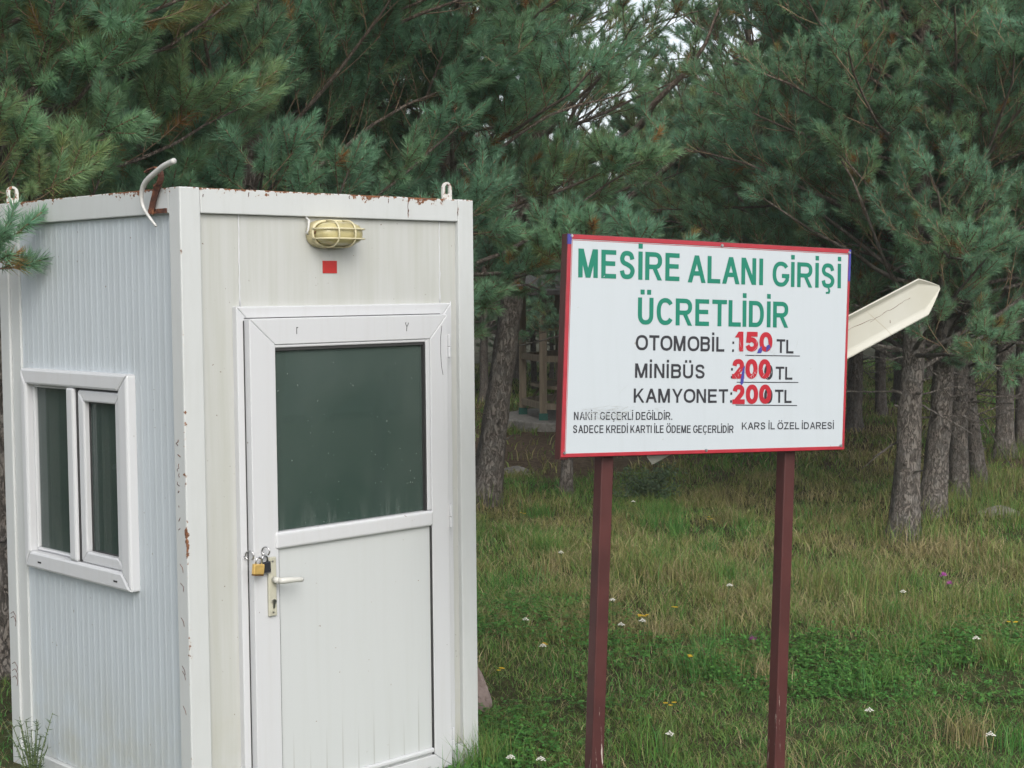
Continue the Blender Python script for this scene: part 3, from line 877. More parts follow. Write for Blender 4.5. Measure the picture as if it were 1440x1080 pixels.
def lay(mb_, txt, x0, x1, yl, yr, cap, sw=.15, d=.0008, gap=.17):
    """txt spread from x0 to x1; cap = height of a capital, sw = stroke as a share of it"""
    st = sw * cap
    items = []
    X = 0
    for ch in txt:
        if ch == ' ': X += .34; continue
        if ch == '.': items.append((X, sw * 1.05, None, 'dot')); X += sw + gap; continue
        b, acc = ACC.get(ch, (ch, ''))
        w_, gl = GL[b]
        w_ = w_ if w_ else sw
        g = gap * (.55 if b in 'ATYVCOGLK' else 1)
        items.append((X, w_, gl, acc)); X += w_ + g; last = g
    tot = X - last if txt[-1] != '.' else X - gap
    kx = (x1 - x0) / tot
    for X, w_, gl, acc in items:
        gx = x0 + X * kx; gw = max(w_ * kx, st)
        yb_ = yl + (gx - x0) / (x1 - x0) * (yr - yl)
        dd = d
        def poly(pts, faces):
            mb_.add([sp_(x - SK * y, y, dd) for x, y in pts], faces)
        if gl is None:
            poly([(gx, yb_), (gx + st * 1.05, yb_), (gx + st * 1.05, yb_ + st * 1.05), (gx, yb_ + st * 1.05)], [(0, 1, 2, 3)]); continue
        for q in gl:
            hw = st * 1.06 if cap > .04 else st
            if q[0] == VB:
                c_ = gx + st / 2 + q[1] * (gw - st)
                poly([(c_ - st / 2, yb_ + q[2] * cap), (c_ + st / 2, yb_ + q[2] * cap), (c_ + st / 2, yb_ + q[3] * cap), (c_ - st / 2, yb_ + q[3] * cap)], [(0, 1, 2, 3)])
            elif q[0] == HB:
                t_ = st * .9; c_ = yb_ + t_ / 2 + q[3] * (cap - t_)
                poly([(gx + q[1] * gw, c_ - t_ / 2), (gx + q[2] * gw, c_ - t_ / 2), (gx + q[2] * gw, c_ + t_ / 2), (gx + q[1] * gw, c_ + t_ / 2)], [(0, 1, 2, 3)])
            elif q[0] == PB:
                a = gx + hw / 2 + q[1] * (gw - hw); b = gx + hw / 2 + q[3] * (gw - hw)
                poly([(a - hw / 2, yb_ + q[2] * cap), (a + hw / 2, yb_ + q[2] * cap), (b + hw / 2, yb_ + q[4] * cap), (b - hw / 2, yb_ + q[4] * cap)], [(0, 1, 2, 3)])
            else:
                P = [(gx + st / 2 + u * (gw - st), yb_ + st * .46 + min(v, 1.0 if v <= 1 else 1 + .5 * st / cap) * (cap - st * .92)) for u, v in q[1]]
                n_ = len(P); pts = []
                closed = math.hypot(P[0][0] - P[-1][0], P[0][1] - P[-1][1]) < 1e-6
                for i in range(n_):
                    a = P[i - 1] if i else (P[-2] if closed else P[0]); b = P[i + 1] if i < n_ - 1 else (P[1] if closed else P[-1])
                    tx, ty = b[0] - a[0], b[1] - a[1]; L = math.hypot(tx, ty) or 1
                    pts += [(P[i][0] - ty / L * st / 2, P[i][1] + tx / L * st / 2 * .92), (P[i][0] + ty / L * st / 2, P[i][1] - tx / L * st / 2 * .92)]
                poly(pts, [(2 * i, 2 * i + 1, 2 * i + 3, 2 * i + 2) for i in range(n_ - 1)])
            dd += .00006
        cx_ = gx + gw / 2
        def sq(x, y, k_=1.0): poly([(x - st / 2 * k_, y), (x + st / 2 * k_, y), (x + st / 2 * k_, y + st * k_), (x - st / 2 * k_, y + st * k_)], [(0, 1, 2, 3)])
        if acc == '.': sq(cx_, yb_ + cap * 1.10)
        elif acc == '..': sq(cx_ - gw * .21, yb_ + cap * 1.10); sq(cx_ + gw * .21, yb_ + cap * 1.10)
        elif acc == ',':
            poly([(cx_ - st * .1, yb_), (cx_ + st * .45, yb_), (cx_ + st * .75, yb_ - cap * .12), (cx_ + st * .45, yb_ - cap * .23), (cx_ - st * .6, yb_ - cap * .24), (cx_ - st * .6, yb_ - cap * .165), (cx_ + st * .05, yb_ - cap * .155), (cx_ + st * .1, yb_ - cap * .09)], [tuple(range(8))])
        elif acc == 'u':
            a_ = gw * .26
            P = [(cx_ + a_ * math.cos(R(t_)), yb_ + cap * 1.26 + cap * .13 * math.sin(R(t_))) for t_ in range(180, 361, 20)]
            P2 = [(cx_ + a_ * .55 * math.cos(R(t_)), yb_ + cap * 1.26 + cap * .05 * math.sin(R(t_))) for t_ in range(180, 361, 20)]
            poly([p_ for ab_ in zip(P, P2) for p_ in ab_], [(2 * i, 2 * i + 2, 2 * i + 3, 2 * i + 1) for i in range(len(P) - 1)])
def sx2(x, y): return x      # measured x already includes the lean
m = MB()
lay(m, 'MESİRE', .064, .506, .640, .640, .103, .182)
lay(m, 'ALANI', .544, .896, .637, .637, .102, .182)
lay(m, 'GİRİŞİ', .945, 1.287, .634, .637, .097, .182)
lay(m, 'ÜCRETLİDİR', .322, 1.024, .476, .476, .100, .182)
m.build('heading_lettering', M['green'], sign)
m = MB()
lay(m, 'OTOMOBİL', .314, .717, .382, .380, .056, .188); m.build('price_lettering', M['black'], sign); m = MB()
lay(m, 'TL', .968, 1.052, .378, .375, .053, .188); m.build('price_lettering', M['black'], sign); m = MB()
lay(m, 'MİNİBÜS', .312, .627, .281, .278, .053, .188); m.build('price_lettering', M['black'], sign); m = MB()
lay(m, 'TL', .965, 1.048, .275, .274, .050, .188); m.build('price_lettering', M['black'], sign); m = MB()
lay(m, 'KAMYONET', .307, .737, .190, .186, .052, .188); m.build('price_lettering', M['black'], sign); m = MB()
lay(m, 'TL', .963, 1.045, .185, .183, .051, .188); m.build('price_lettering', M['black'], sign); m = MB()
for x, y in ((.754, .380), (.749, .279), (.747, .187)):
    for yy in (y, y + .030): sbox(m, x - SK * y, x - SK * y + .0085, yy, yy + .0095, .0004, .0009)
m.build('price_lettering', M['black'], sign)
for x0, x1, y0, y1 in ((.817, 1.084, .3655, .3650), (.777, 1.078, .263, .262), (.773, 1.073, .176, .172)):
    mm = [(x0 - SK * y0, y0), (x1 - SK * y1, y1), (x1 - SK * y1, y1 + .0036), (x0 - SK * y0, y0 + .0036)]
    m = MB(); m.add([sp_(x, y, .0007) for x, y in mm], [(0, 1, 2, 3)]); m.build('underline', M['black'], sign)
m = MB()
# the old black digits show from behind the red ones
lay(m, '0', .909, .951, .274, .275, .060, .2, .0006)
m.build('old_digit', M['black'], sign); m = MB()
lay(m, '0', .910, .951, .182, .183, .060, .2, .0006)
m.build('old_digit', M['black'], sign)
for t_, x0, x1, ya_, yb_, cap, sw_ in (('NAKİT GEÇERLİ DEĞİLDİR.', .051, .479, .130, .125, .029, .165), ('SADECE KREDİ KARTI İLE ÖDEME GEÇERLİDİR', .048, .764, .083, .072, .0285, .165), ('KARS İL ÖZEL İDARESİ', .804, 1.261, .084, .079, .0275, .18)):
    m = MB(); lay(m, t_, x0, x1, ya_, yb_, cap, sw_); m.build('small_lettering', M['black'], sign)
for t_, x0, x1, y, cap in (('150', .766, .947, .382, .0755), ('200', .754, .940, .278, .0755), ('200', .757, .944, .1815, .0745)):
    m = MB(); lay(m, t_, x0, x1, y, y, cap, .27, .0016, .06); m.build('price_sticker', M['digit'], sign)
# blue ink smears and scuffs
random.seed(5)
def blob(m, pts, d):
    m.add([sp_(x - SK * y, y, d) for x, y in pts], [tuple(range(len(pts)))])
for pts in ([(.872, .376), (.880, .392), (.894, .404), (.897, .386), (.893, .377)], [(.918, .405), (.932, .410), (.938, .398), (.925, .388), (.916, .380)], [(.797, .286), (.805, .318), (.815, .330), (.812, .296), (.808, .262), (.800, .253), (.793, .262)]):
    m = MB(); blob(m, pts, .0021); m.build('ink_smear', M['blue'], sign)
m = MB()
def scr(x0, y0, x1, y1, w, d=.0011):
    L = math.hypot(x1 - x0, y1 - y0); nx, ny = -(y1 - y0) / L * w / 2, (x1 - x0) / L * w / 2
    mxx, myy = (x0 + x1) / 2 + random.uniform(-1, 1) * L * .06, (y0 + y1) / 2 + random.uniform(-1, 1) * L * .06
    P = [(x0, y0), (mxx - nx, myy - ny), (x1, y1), (mxx + nx, myy + ny)]
    m.add([sp_(x - SK * y, y, d) for x, y in P], [(0, 1, 2, 3)])
for i in range(46):
    x = random.uniform(.08, .26); y = random.uniform(.135, .178)
    scr(x, y, x + random.uniform(.015, .06), y + random.uniform(-.016, .010), random.uniform(.0012, .0032))
for i in range(26):
    x = random.uniform(.27, .47); y = random.uniform(.132, .172)
    scr(x, y, x + random.uniform(-.01, .035), y + random.uniform(-.02, .014), random.uniform(.001, .0025))
for i in range(34):
    x = random.uniform(.76, .95); y = random.choice((.37, .272, .30, .40)) + random.uniform(-.012, .016)
    scr(x, y, x + random.uniform(-.02, .03), y + random.uniform(.01, .035), random.uniform(.0008, .002), .0019)
scr(1.06, .385, 1.078, .445, .0012); scr(.235, .215, .29, .262, .0012); scr(1.02, .26, 1.06, .33, .001)
for x, y in ((.06, .53), (.17, .645), (1.135, .315), (.435, .052)):
    scr(x, y, x + .008, y + .004, .004)
tag(m.build('scuffs', M['scratch'], sign), kind='stuff')
m = MB()
for i in range(16):
    x = random.uniform(.08, .24); y = random.uniform(.13, .16)
    scr(x, y, x + random.uniform(-.004, .012), y + random.uniform(.006, .02), .003, .0014)
m.build('scraped_paint', M['signw'], sign)

# cream arrow board fixed behind the sign posts
ca, sa = math.cos(R(23.2)), math.sin(R(23.2))
AO = sp_(.452, -.046, -.1) + SR
arrow = empty('arrow_board', AO, 0, 'cream pointed metal arrow board slanting up behind the right edge of the price sign', 'arrow board')
def ap(t, p, d):
    x = .452 + t * ca - p * sa; y = -.046 + t * sa + p * ca
    return sp_(x, y, d - .100) + SR - AO
AL, AW = 1.50, .163
cs = [(0, .012), (.004, .014), (.022, .002), (.03, 0), (AW - .03, 0), (AW - .022, .002), (AW - .004, .014), (AW, .012)]
m = MB()
def acol(t, shrink=1.0):
    return [ap(t, AW / 2 + (p - AW / 2) * shrink, d * shrink) for p, d in cs]
cols = [acol(t) for t in np.linspace(0, AL, 12)]
for q, sh in ((.04, .70), (.08, .36), (.112, .07)): cols.append(acol(AL + q, sh))
k = len(cs)
vs_ = [v for c_ in cols for v in c_]
fs = [(i * k + j, i * k + j + 1, (i + 1) * k + j + 1, (i + 1) * k + j) for i in range(len(cols) - 1) for j in range(k - 1)]
m.add(vs_, fs)
ab = m.build('board', M['cream'], arrow)
s_ = ab.modifiers.new('solid', 'SOLIDIFY'); s_.thickness = .004; s_.offset = 0
for t0_, t1_, p0_, p1_ in ((.93, 1.22, .112, .098), (1.20, 1.44, .090, .104)):
    n_ = 14
    MB().tube([ap(t0_ + (t1_ - t0_) * i / n_, p0_ + (p1_ - p0_) * i / n_ + random.uniform(-.003, .003), .0026) for i in range(n_ + 1)], [random.uniform(.0003, .001) for i in range(n_ + 1)], 4).build('crack', M['rust'], arrow)
for t_, p_ in ((.96, .135), (.99, .03), (1.03, .02), (.95, .12), (1.30, .045)):
    MB().tube([ap(t_, p_, .0025), ap(t_ + .004, p_ + .012, .0025)], [.0014, .0008], 5).build('paint_chip', M['rust'], arrow)
for t in (.10, .82):
    MB().tube([ap(t, AW / 2, -.004), ap(t, AW / 2, .006)], [.008, .006], 8).build('bolt', M['steel'], arrow)

# ------------------------------------------------------------------ pines
def norm(v): return v / (np.linalg.norm(v, axis=-1, keepdims=True) + 1e-9)
class Wood:
    def __init__(s): s.V = []; s.Q = []; s.n = 0
    def tube(s, P, rad, k):
        P = np.asarray(P, float); n = len(P)
        T = norm(np.gradient(P, axis=0))
        ref = np.array([0, 0, 1.]) if abs(T[0, 2]) < .8 else np.array([1., 0, 0])
        A = norm(np.cross(T, ref)); B = np.cross(T, A)
        a = np.arange(k) * 2 * np.pi / k
        rad = np.broadcast_to(np.asarray(rad, float), (n,))
        V = P[:, None] + rad[:, None, None] * (A[:, None] * np.cos(a)[None, :, None] + B[:, None] * np.sin(a)[None, :, None])
        i = (np.arange(n - 1)[:, None] * k + np.arange(k)[None])
        j = (np.arange(n - 1)[:, None] * k + (np.arange(k)[None] + 1) % k)
        s.Q.append(np.stack([i, j, j + k, i + k], -1).reshape(-1, 4) + s.n)
        s.V.append(V.reshape(-1, 3)); s.n += n * k
    def arrays(s): return np.concatenate(s.V), np.concatenate(s.Q)

def bend(p0, d0, L, up, wig, r, n=7):
    """a limb: starts along d0, turns towards up, wanders a little"""
    P = [np.array(p0, float)]; d = np.array(d0, float)
    for i in range(n - 1):
        d = d + np.array([0, 0, up]) / n + r.normal(0, wig, 3)
        d = d / np.linalg.norm(d)
        P.append(P[-1] + d * L / (n - 1))
    return np.array(P)

def at(P, t):
    f = t * (len(P) - 1); i = min(int(f), len(P) - 2)
    return P[i] + (P[i + 1] - P[i]) * (f - i), norm(P[i + 1] - P[i])

class Pine:
    def __init__(s, seed, keep=None):
        s.r = np.random.default_rng(seed); s.keep = keep
        s.wood = Wood(); s.twig = Wood()
        s.sp = []; s.sd = []; s.sl = []; s.sh = []; s.sdens = []
    def shoot(s, p, d, L, hue, dens=1.0):
        s.sp.append(p); s.sd.append(d); s.sl.append(L); s.sh.append(hue); s.sdens.append(dens)
    def cluster(s, p, d, scale, hue):
        r = s.r
        d = d / np.linalg.norm(d)
        L = r.uniform(.10, .17) * scale
        s.shoot(p, d, L, hue)
        ref = np.array([0, 0, 1.]) if abs(d[2]) < .85 else np.array([1., 0, 0])
        A = norm(np.cross(d, ref)); B = np.cross(d, A)
        a0 = r.uniform(0, 6.28); k = r.integers(2, 5)
        for i in range(k):
            a = a0 + i * 6.28 / k + r.normal(0, .3)
            e = d * .8 + (A * math.cos(a) + B * math.sin(a)) * r.uniform(.45, .75) + np.array([0, 0, .25])
            s.shoot(p - d * r.uniform(0, .03), norm(e), L * r.uniform(.5, .9), hue - .02 + r.normal(0, .03))
    def side(s, p, d, L, rad, hue, depth, scale):
        """side branch with its own shoots"""
        r = s.r
        P = bend(p, d, L, .55, .06, r, 5)
        if s.keep is not None and not s.keep(P[-1]): return
        s.twig.tube(P, np.linspace(rad, .003, 5), 4 if rad > .006 else 3)
        s.cluster(P[-1], P[-1] - P[-2], scale, hue)
        n = max(1, int(L / .15))
        for i in range(n):
            t = .22 + .74 * (i + r.uniform(0, .8)) / n
            q, dd = at(P, min(t, .98))
            az = r.uniform(0, 6.28)
            ref = norm(np.cross(dd, [0, 0, 1.])); bb = np.cross(ref, dd)
            e = norm(dd * .75 + ref * math.cos(az) * .85 + bb * (math.sin(az) * .55 + .15))
            if depth > 0 and L > .32 and r.random() < .6:
                s.side(q, e, L * r.uniform(.3, .5), rad * .5, hue + r.normal(0, .05), depth - 1, scale)
            else:
                l2 = r.uniform(.05, .13)
                e2 = q + e * l2
                old = hue + (.11 if t < .55 else .02) + r.normal(0, .05)
                if s.keep is not None and not s.keep(e2): continue
                s.shoot(q + e * .01, norm(e + np.array([0, 0, .25])), (l2 + r.uniform(.03, .08)) * scale, old, .9)
        # older needles behind the tip
        q, dd = at(P, .55)
        s.shoot(q, dd, L * .42, hue + .18 + r.normal(0, .05), .4)
    def limb(s, P, rad0, hue, scale, start=.2, dens=1.0, sides=6, side_len=None, rad1=.006):
        r = s.r
        P = np.asarray(P, float)
        L = np.linalg.norm(np.diff(P, axis=0), axis=1).sum()
        s.wood.tube(P, np.linspace(rad0, rad1, len(P)), sides)
        n = max(2, int(L * (1 - start) / .125 * dens))
        for i in range(n):
            t = start + (1 - start) * (i + r.uniform(0, 1)) / n
            q, d = at(P, min(t, .99))
            sgn = 1 if i % 2 else -1
            h = norm(np.cross(d, [0, 0, 1.])); v = np.cross(h, d)
            ang = r.uniform(.6, 1.05)
            e = norm(d * math.cos(ang) + (h * sgn * r.uniform(.5, 1) + v * r.uniform(-.35, .75)) * math.sin(ang))
            l2 = (side_len or .47) * (1.15 - .75 * t) * r.uniform(.6, 1.3) * min(1.4, .55 + L * .35)
            s.side(q, e, max(.14, l2), max(.004, rad0 * .32 * (1 - t * .6)), hue + r.normal(0, .06), 1, scale)
        s.cluster(P[-1], P[-1] - P[-2], scale * 1.1, hue)
    def tree(s, H, zb, Rr, tr, lean=(0, 0), hue=.15, scale=1.0, dens=1.0, bow=.12, whorl=.37, nb=6, dead=6, topz=None):
        r = s.r
        n = 40
        t = np.linspace(0, 1, n)
        ph = r.uniform(0, 6.28, 2)
        T = np.stack([lean[0] * t * H + bow * np.sin(t * 4.2 + ph[0]) * t * 1.4, lean[1] * t * H + bow * np.sin(t * 3.7 + ph[1]) * t * 1.4, t * H], 1)
        s.T = T
        rad = tr * (1 - t) ** .8 * .92 + .012 + tr * .45 * np.exp(-t * H / .18)
        # trunk, uneven in section
        k = 22; fine = 120
        tf = np.linspace(0, 1, fine) ** 1.35
        Tf = np.stack([np.interp(tf, t, T[:, i]) for i in range(3)], 1)
        rf = np.interp(tf, t, rad)
        a = np.arange(k) * 2 * np.pi / k
        w = np.empty((fine, k))
        sd = s.r.uniform(0, 50)
        for i in range(fine):
            for j in range(k):
                v = Vector((math.cos(a[j]) * 3.0 + sd, math.sin(a[j]) * 3.0, Tf[i, 2] * 2.2))
                w[i, j] = 1 + .16 * mnoise.noise(v * .5) + .13 * mnoise.noise(v * 1.9)
        V = Tf[:, None] + (rf[:, None] * w)[..., None] * np.stack([np.cos(a), np.sin(a), 0 * a], 1)[None]
        V[0, :, 2] -= .15
        i = (np.arange(fine - 1)[:, None] * k + np.arange(k)[None]); j = (np.arange(fine - 1)[:, None] * k + (np.arange(k)[None] + 1) % k)
        s.wood.Q.append(np.stack([i, j, j + k, i + k], -1).reshape(-1, 4) + s.wood.n); s.wood.V.append(V.reshape(-1, 3)); s.wood.n += fine * k
        def tp(z): return np.array([np.interp(z, T[:, 2], T[:, q]) for q in range(3)])
        z = zb
        while z < H - .25:
            u = (z - zb) / (H - zb)
            prof = (min(1, .85 + u * 1.2)) * (1 - u ** 2.8) ** .8
            a0 = r.uniform(0, 6.28)
            for b in range(nb):
                aa = a0 + b * 6.28 / nb + r.normal(0, .22)
                L = Rr * prof * r.uniform(.72, 1.15) + .22
                el = r.uniform(.05, .45) + u * .35
                d0 = np.array([math.cos(aa) * math.cos(el), math.sin(aa) * math.cos(el), math.sin(el)])
                P = bend(tp(z + r.uniform(-.1, .1)), d0, L, r.uniform(-.15, .7), .11, r, 8)
                if s.keep is not None:
                    bad = [i for i in range(8) if not s.keep(P[i])]
                    if bad:
                        if bad[0] < 3: continue
                        P = P[:bad[0]]
                s.limb(P, tr * .14 * (1 - u * .6) + .007, hue + r.normal(0, .06), scale, .22 if u > .2 else .38, dens)
            z += whorl * r.uniform(.8, 1.2)
        s.cluster(T[-1], np.array([0, 0, 1.]), 1.2, hue)
        for i in range(9):
            zz = r.uniform(.35, max(zb, .8) + .5); aa = r.uniform(0, 6.28)
            d0 = np.array([math.cos(aa), math.sin(aa), r.uniform(-.1, .5)])
            q0 = tp(zz) + np.array([math.cos(aa), math.sin(aa), 0]) * tr * .55
            s.wood.tube(bend(q0, norm(d0), tr * .5 + r.uniform(.02, .12), 0, .1, r, 3), [.014, .011, .007], 6)
        # dead bare twigs below and inside the crown
        for i in range(dead):
            zz = r.uniform(max(.6, zb * .55), zb + (H - zb) * .4); aa = r.uniform(0, 6.28); el = r.uniform(-.35, .3)
            d0 = np.array([math.cos(aa), math.sin(aa), el])
            P = bend(tp(zz), norm(d0), r.uniform(.3, 1.2), r.uniform(-.5, .4), .16, r, 7)
            if s.keep is not None and not all(s.keep(p) for p in P): continue
            s.wood.tube(P, np.linspace(.011, .003, 7), 5)
            for q_ in range(2):
                q, dd = at(P, r.uniform(.3, .9))
                P2 = bend(q, norm(dd + r.normal(0, .7, 3)), r.uniform(.1, .4), 0, .2, r, 5)
                s.wood.tube(P2, np.linspace(.005, .002, 5), 3)
    def meshes(s, needles=70, nlen=.066, nw=.0026, name='pine'):
        r = s.r
        V, Q = s.wood.arrays()
        trunk = fast_mesh('trunk', V, [], [M['bark']], quads=Q, smooth=True)
        p = np.array(s.sp); d = norm(np.array(s.sd)); L = np.array(s.sl); h = np.array(s.sh); dn = np.array(s.sdens)
        # a few shoots have gone rusty
        rust = r.random(len(h)) < .022
        h = np.where(rust, r.uniform(.75, 1.0, len(h)), np.clip(h, 0, .62))
        stone_ = r.uniform(.25, .85, len(h))
        cnt = np.maximum(10, (needles * dn * np.clip(L / .15, .5, 1.5))).astype(int)
        idx = np.repeat(np.arange(len(p)), cnt)
        N = len(idx)
        t = r.random(N) ** .75
        dd = d[idx]
        ref = np.where(np.abs(dd[:, 2:3]) < .85, np.array([[0, 0, 1.]]), np.array([[1., 0, 0]]))
        A = norm(np.cross(dd, ref)); B = np.cross(dd, A)
        a = r.uniform(0, 2 * np.pi, N)
        rad = A * np.cos(a)[:, None] + B * np.sin(a)[:, None]
        th = np.clip(r.normal(.88, .10, N) - .55 * t ** 4 + r.normal(0, .05, len(p))[idx], .12, 1.35)
        nd = norm(dd * np.cos(th)[:, None] + rad * np.sin(th)[:, None])
        base = p[idx] + dd * (t * L[idx])[:, None]
        ln_ = nlen * r.uniform(.86, 1.06, N) * r.uniform(.85, 1.1, len(p))[idx]
        tip = base + nd * ln_[:, None] + np.array([0, 0, -.004])
        wv = norm(np.cross(nd, r.normal(0, 1, (N, 3)))) * (nw * .5)
        Vn = np.stack([base - wv, base + wv, tip], 1).reshape(-1, 3)
        hue = np.clip(h[idx] + r.normal(0, .035, N) + (1 - t) * .04, 0, 1)
        tone = np.clip(stone_[idx] + r.normal(0, .17, N), 0, 1)
        TV, TQ = s.twig.arrays()
        # woody axis of every shoot
        ax0 = p; ax1 = p + d * L[:, None] * .96
        A2 = norm(np.cross(d, np.where(np.abs(d[:, 2:3]) < .85, np.array([[0, 0, 1.]]), np.array([[1., 0, 0]])))); B2 = np.cross(d, A2)
        ring_ = []
        for c_, rr in ((ax0, .0045), (ax1, .0055)):
            for q in range(3):
                an = q * 2.0944
                ring_.append(c_ + (A2 * math.cos(an) + B2 * math.sin(an)) * rr)
        RV = np.stack(ring_, 1).reshape(-1, 3)
        bi = np.arange(len(p)) * 6
        RQ = np.concatenate([np.stack([bi + q, bi + (q + 1) % 3, bi + 3 + (q + 1) % 3, bi + 3 + q], 1) for q in range(3)])
        o1 = len(Vn); o2 = o1 + len(TV)
        quads = np.concatenate([TQ + o1, RQ + o2])
        allV = np.concatenate([Vn, TV, RV])
        tris = np.arange(N * 3).reshape(-1, 3)
        nq = len(quads)
        mi = np.concatenate([np.zeros(N, int), np.ones(nq, int)])
        crown = fast_mesh('crown', allV, tris, [M['needle'], M['twig']], mi, {'hue': np.concatenate([hue, np.zeros(nq)]), 'tone': np.concatenate([tone, np.full(nq, .5)])}, quads=quads)
        return trunk, crown

def plant(meshes, x, y, rz, label, group=None, sc=1.0, tilt=(0, 0), name='pine_tree', base=None):
    z = float(gh(np.array(x), np.array(y)))
    root = empty(name, (x, y, z if base is None else base), 0, label, 'tree', group)
    root.rotation_mode = 'XYZ'
    root.rotation_euler = (tilt[1], tilt[0], rz) if rz == 0 else Matrix.Rotation(tilt[0], 3, 'Y').__matmul__(Matrix.Rotation(tilt[1], 3, 'X')).__matmul__(Matrix.Rotation(rz, 3, 'Z')).to_euler()
    root.scale = (sc, sc, sc)
    for me, nm in zip(meshes, ('trunk', 'crown')):
        o = bpy.data.objects.new(nm, me); C.objects.link(o); o.parent = root
    return root

def keeper(x, y, m=.12):
    off = np.array([x, y, float(gh(np.array(x), np.array(y)))])
    def k(P):
        q = (np.asarray(P) + off)[None]
        return not inbooth(q, m)[0]
    return k, off

def wp(pts):
    out = []
    for x, y, Y in pts:      # real bough bends, given by their bearing and distance from the camera
        xx, yy = x - 720, y - 540
        xx, yy = cr * xx + sr * yy, -sr * xx + cr * yy
        dv = np.array([xx, FPX * cp - yy * sp, -FPX * sp - yy * cp]); out.append(dv * (Y / dv[1]) + np.array([0, 0, 2.0]))
    return np.array(out)
# -- near pines behind the booth, each of its own
k, off = keeper(-2.68, 8.1, .05)
p = Pine(11, k); p.tree(5.3, 1.7, 1.45, .085, (.0, .0), .25, 1.45, 1.1, whorl=.33)
# the bough that reaches forward past the booth's left wall
p.limb(np.array([(-2.64, 7.95, 1.95), (-2.60, 7.3, 2.0), (-2.50, 6.85, 2.04), (-2.30, 6.45, 2.07), (-2.12, 6.24, 2.10), (-2.05, 6.18, 2.13)]) - off, .02, .12, .66, .72, .5, side_len=.12)
p.limb(np.array([(-2.50, 6.85, 2.04), (-2.3, 6.5, 2.12), (-2.13, 6.3, 2.17), (-2.06, 6.2, 2.21)]) - off, .012, .12, .66, .7, .5, side_len=.12)
p.limb(np.array([(-2.74, 8.0, 2.5), (-2.5, 7.6, 2.75), (-2.3, 7.4, 2.95), (-2.05, 7.3, 3.1)]) - off, .024, .12, 1.3, .3, 1.0)
for pts in ([(0, 215, 8.0), (50, 185, 7.7), (105, 145, 7.45), (150, 92, 7.3)], [(-10, 150, 8.0), (35, 105, 7.6), (75, 55, 7.4), (98, 15, 7.3)],
            [(0, 235, 7.9), (60, 222, 7.6), (110, 205, 7.4), (150, 185, 7.3)], [(-10, 180, 7.9), (25, 160, 7.5), (55, 120, 7.3)], [(5, 120, 8.0), (70, 60, 7.8), (150, 20, 7.7), (190, -20, 7.7)]):
    p.limb(wp(pts) - off, .022, .22, 1.45, .35, 1.0, side_len=.34)
A_ = p.meshes(140, .078, .0046)
plant(A_, -2.68, 8.1, 0, 'nearest pine at the left edge with a bough hanging past the booth wall')
k, off = keeper(-1.75, 10.1)
p = Pine(23, k); p.tree(5.5, 1.3, 1.75, .10, (.01, -.01), .06, 1.4, 1.0)
B_ = p.meshes(135, .075, .0048)
plant(B_, -1.75, 10.1, 0, 'bushy blue green pine standing close behind the booth roof')
def clear_of_shelter(k0, off):
    def k(P):
        if k0 is not None and not k0(P): return False
        q = np.asarray(P) + off - np.array([0, 0, 2.0])
        dd = q[1] * cp - q[2] * sp; xx = q[0] / dd * FPX; yy = -(q[1] * sp + q[2] * cp) / dd * FPX
        return not (-45 < xx < 85 and -100 < yy < 70)
    return k
k, off = keeper(-.55, 11.6)
k = clear_of_shelter(k, off)
p = Pine(37, k); p.tree(5.6, 1.5, 1.85, .10, (.02, -.02), .12, 1.3, 1.0)
p.limb(np.array([(-.55, 11.5, 2.3), (-.75, 10.8, 2.75), (-.62, 10.3, 3.1), (-.42, 9.9, 3.5)]) - off, .026, .10, 1.25, .25, 1.0)
C_ = p.meshes(125, .073, .0050)
plant(C_, -.55, 11.6, 0, 'dense pine rising behind the right end of the booth roof')
# -- leaning pine left of the sign, with the two long bare boughs
off = np.array([-.28, 14.9, float(gh(np.array(-.28), np.array(14.9)))])
p = Pine(41, clear_of_shelter(None, off)); p.tree(6.0, 2.65, 1.6, .14, (.135, .0), .20, 1.0, .85, bow=.05, nb=5, dead=26)
p.limb(wp([(752, 290, 14.6), (788, 249, 14.2), (826, 227, 13.9), (864, 205, 13.6), (901, 176, 13.3), (920, 145, 13.1), (968, 98, 12.9), (993, 60, 12.8), (1015, 0, 12.8), (1030, -50, 12.9)]) - off, .05, .20, 1.0, .6, .55, 8, side_len=.4)
p.limb(wp([(770, 350, 14.6), (826, 324, 14.2), (870, 290, 13.9), (930, 242, 13.7), (960, 215, 13.6), (993, 185, 13.5), (1046, 138, 13.4), (1075, 95, 13.3)]) - off, .042, .22, 1.0, .6, .55, 8, side_len=.4)
D_m = p.meshes(105, .068, .0044)
plant(D_m, -.28, 14.9, 0, 'pine with a thick trunk leaning right between the booth and the sign')
# -- front right pine
p = Pine(53); p.tree(5.9, 1.45, 1.9, .105, (.035, 0), .12, 1.05, 1.15, bow=.05, dead=24, nb=7, whorl=.31)
F_ = p.meshes(110, .068, .0042)
plant(F_, 3.14, 12.3, 0, 'front pine right of the sign with a straight grey trunk')
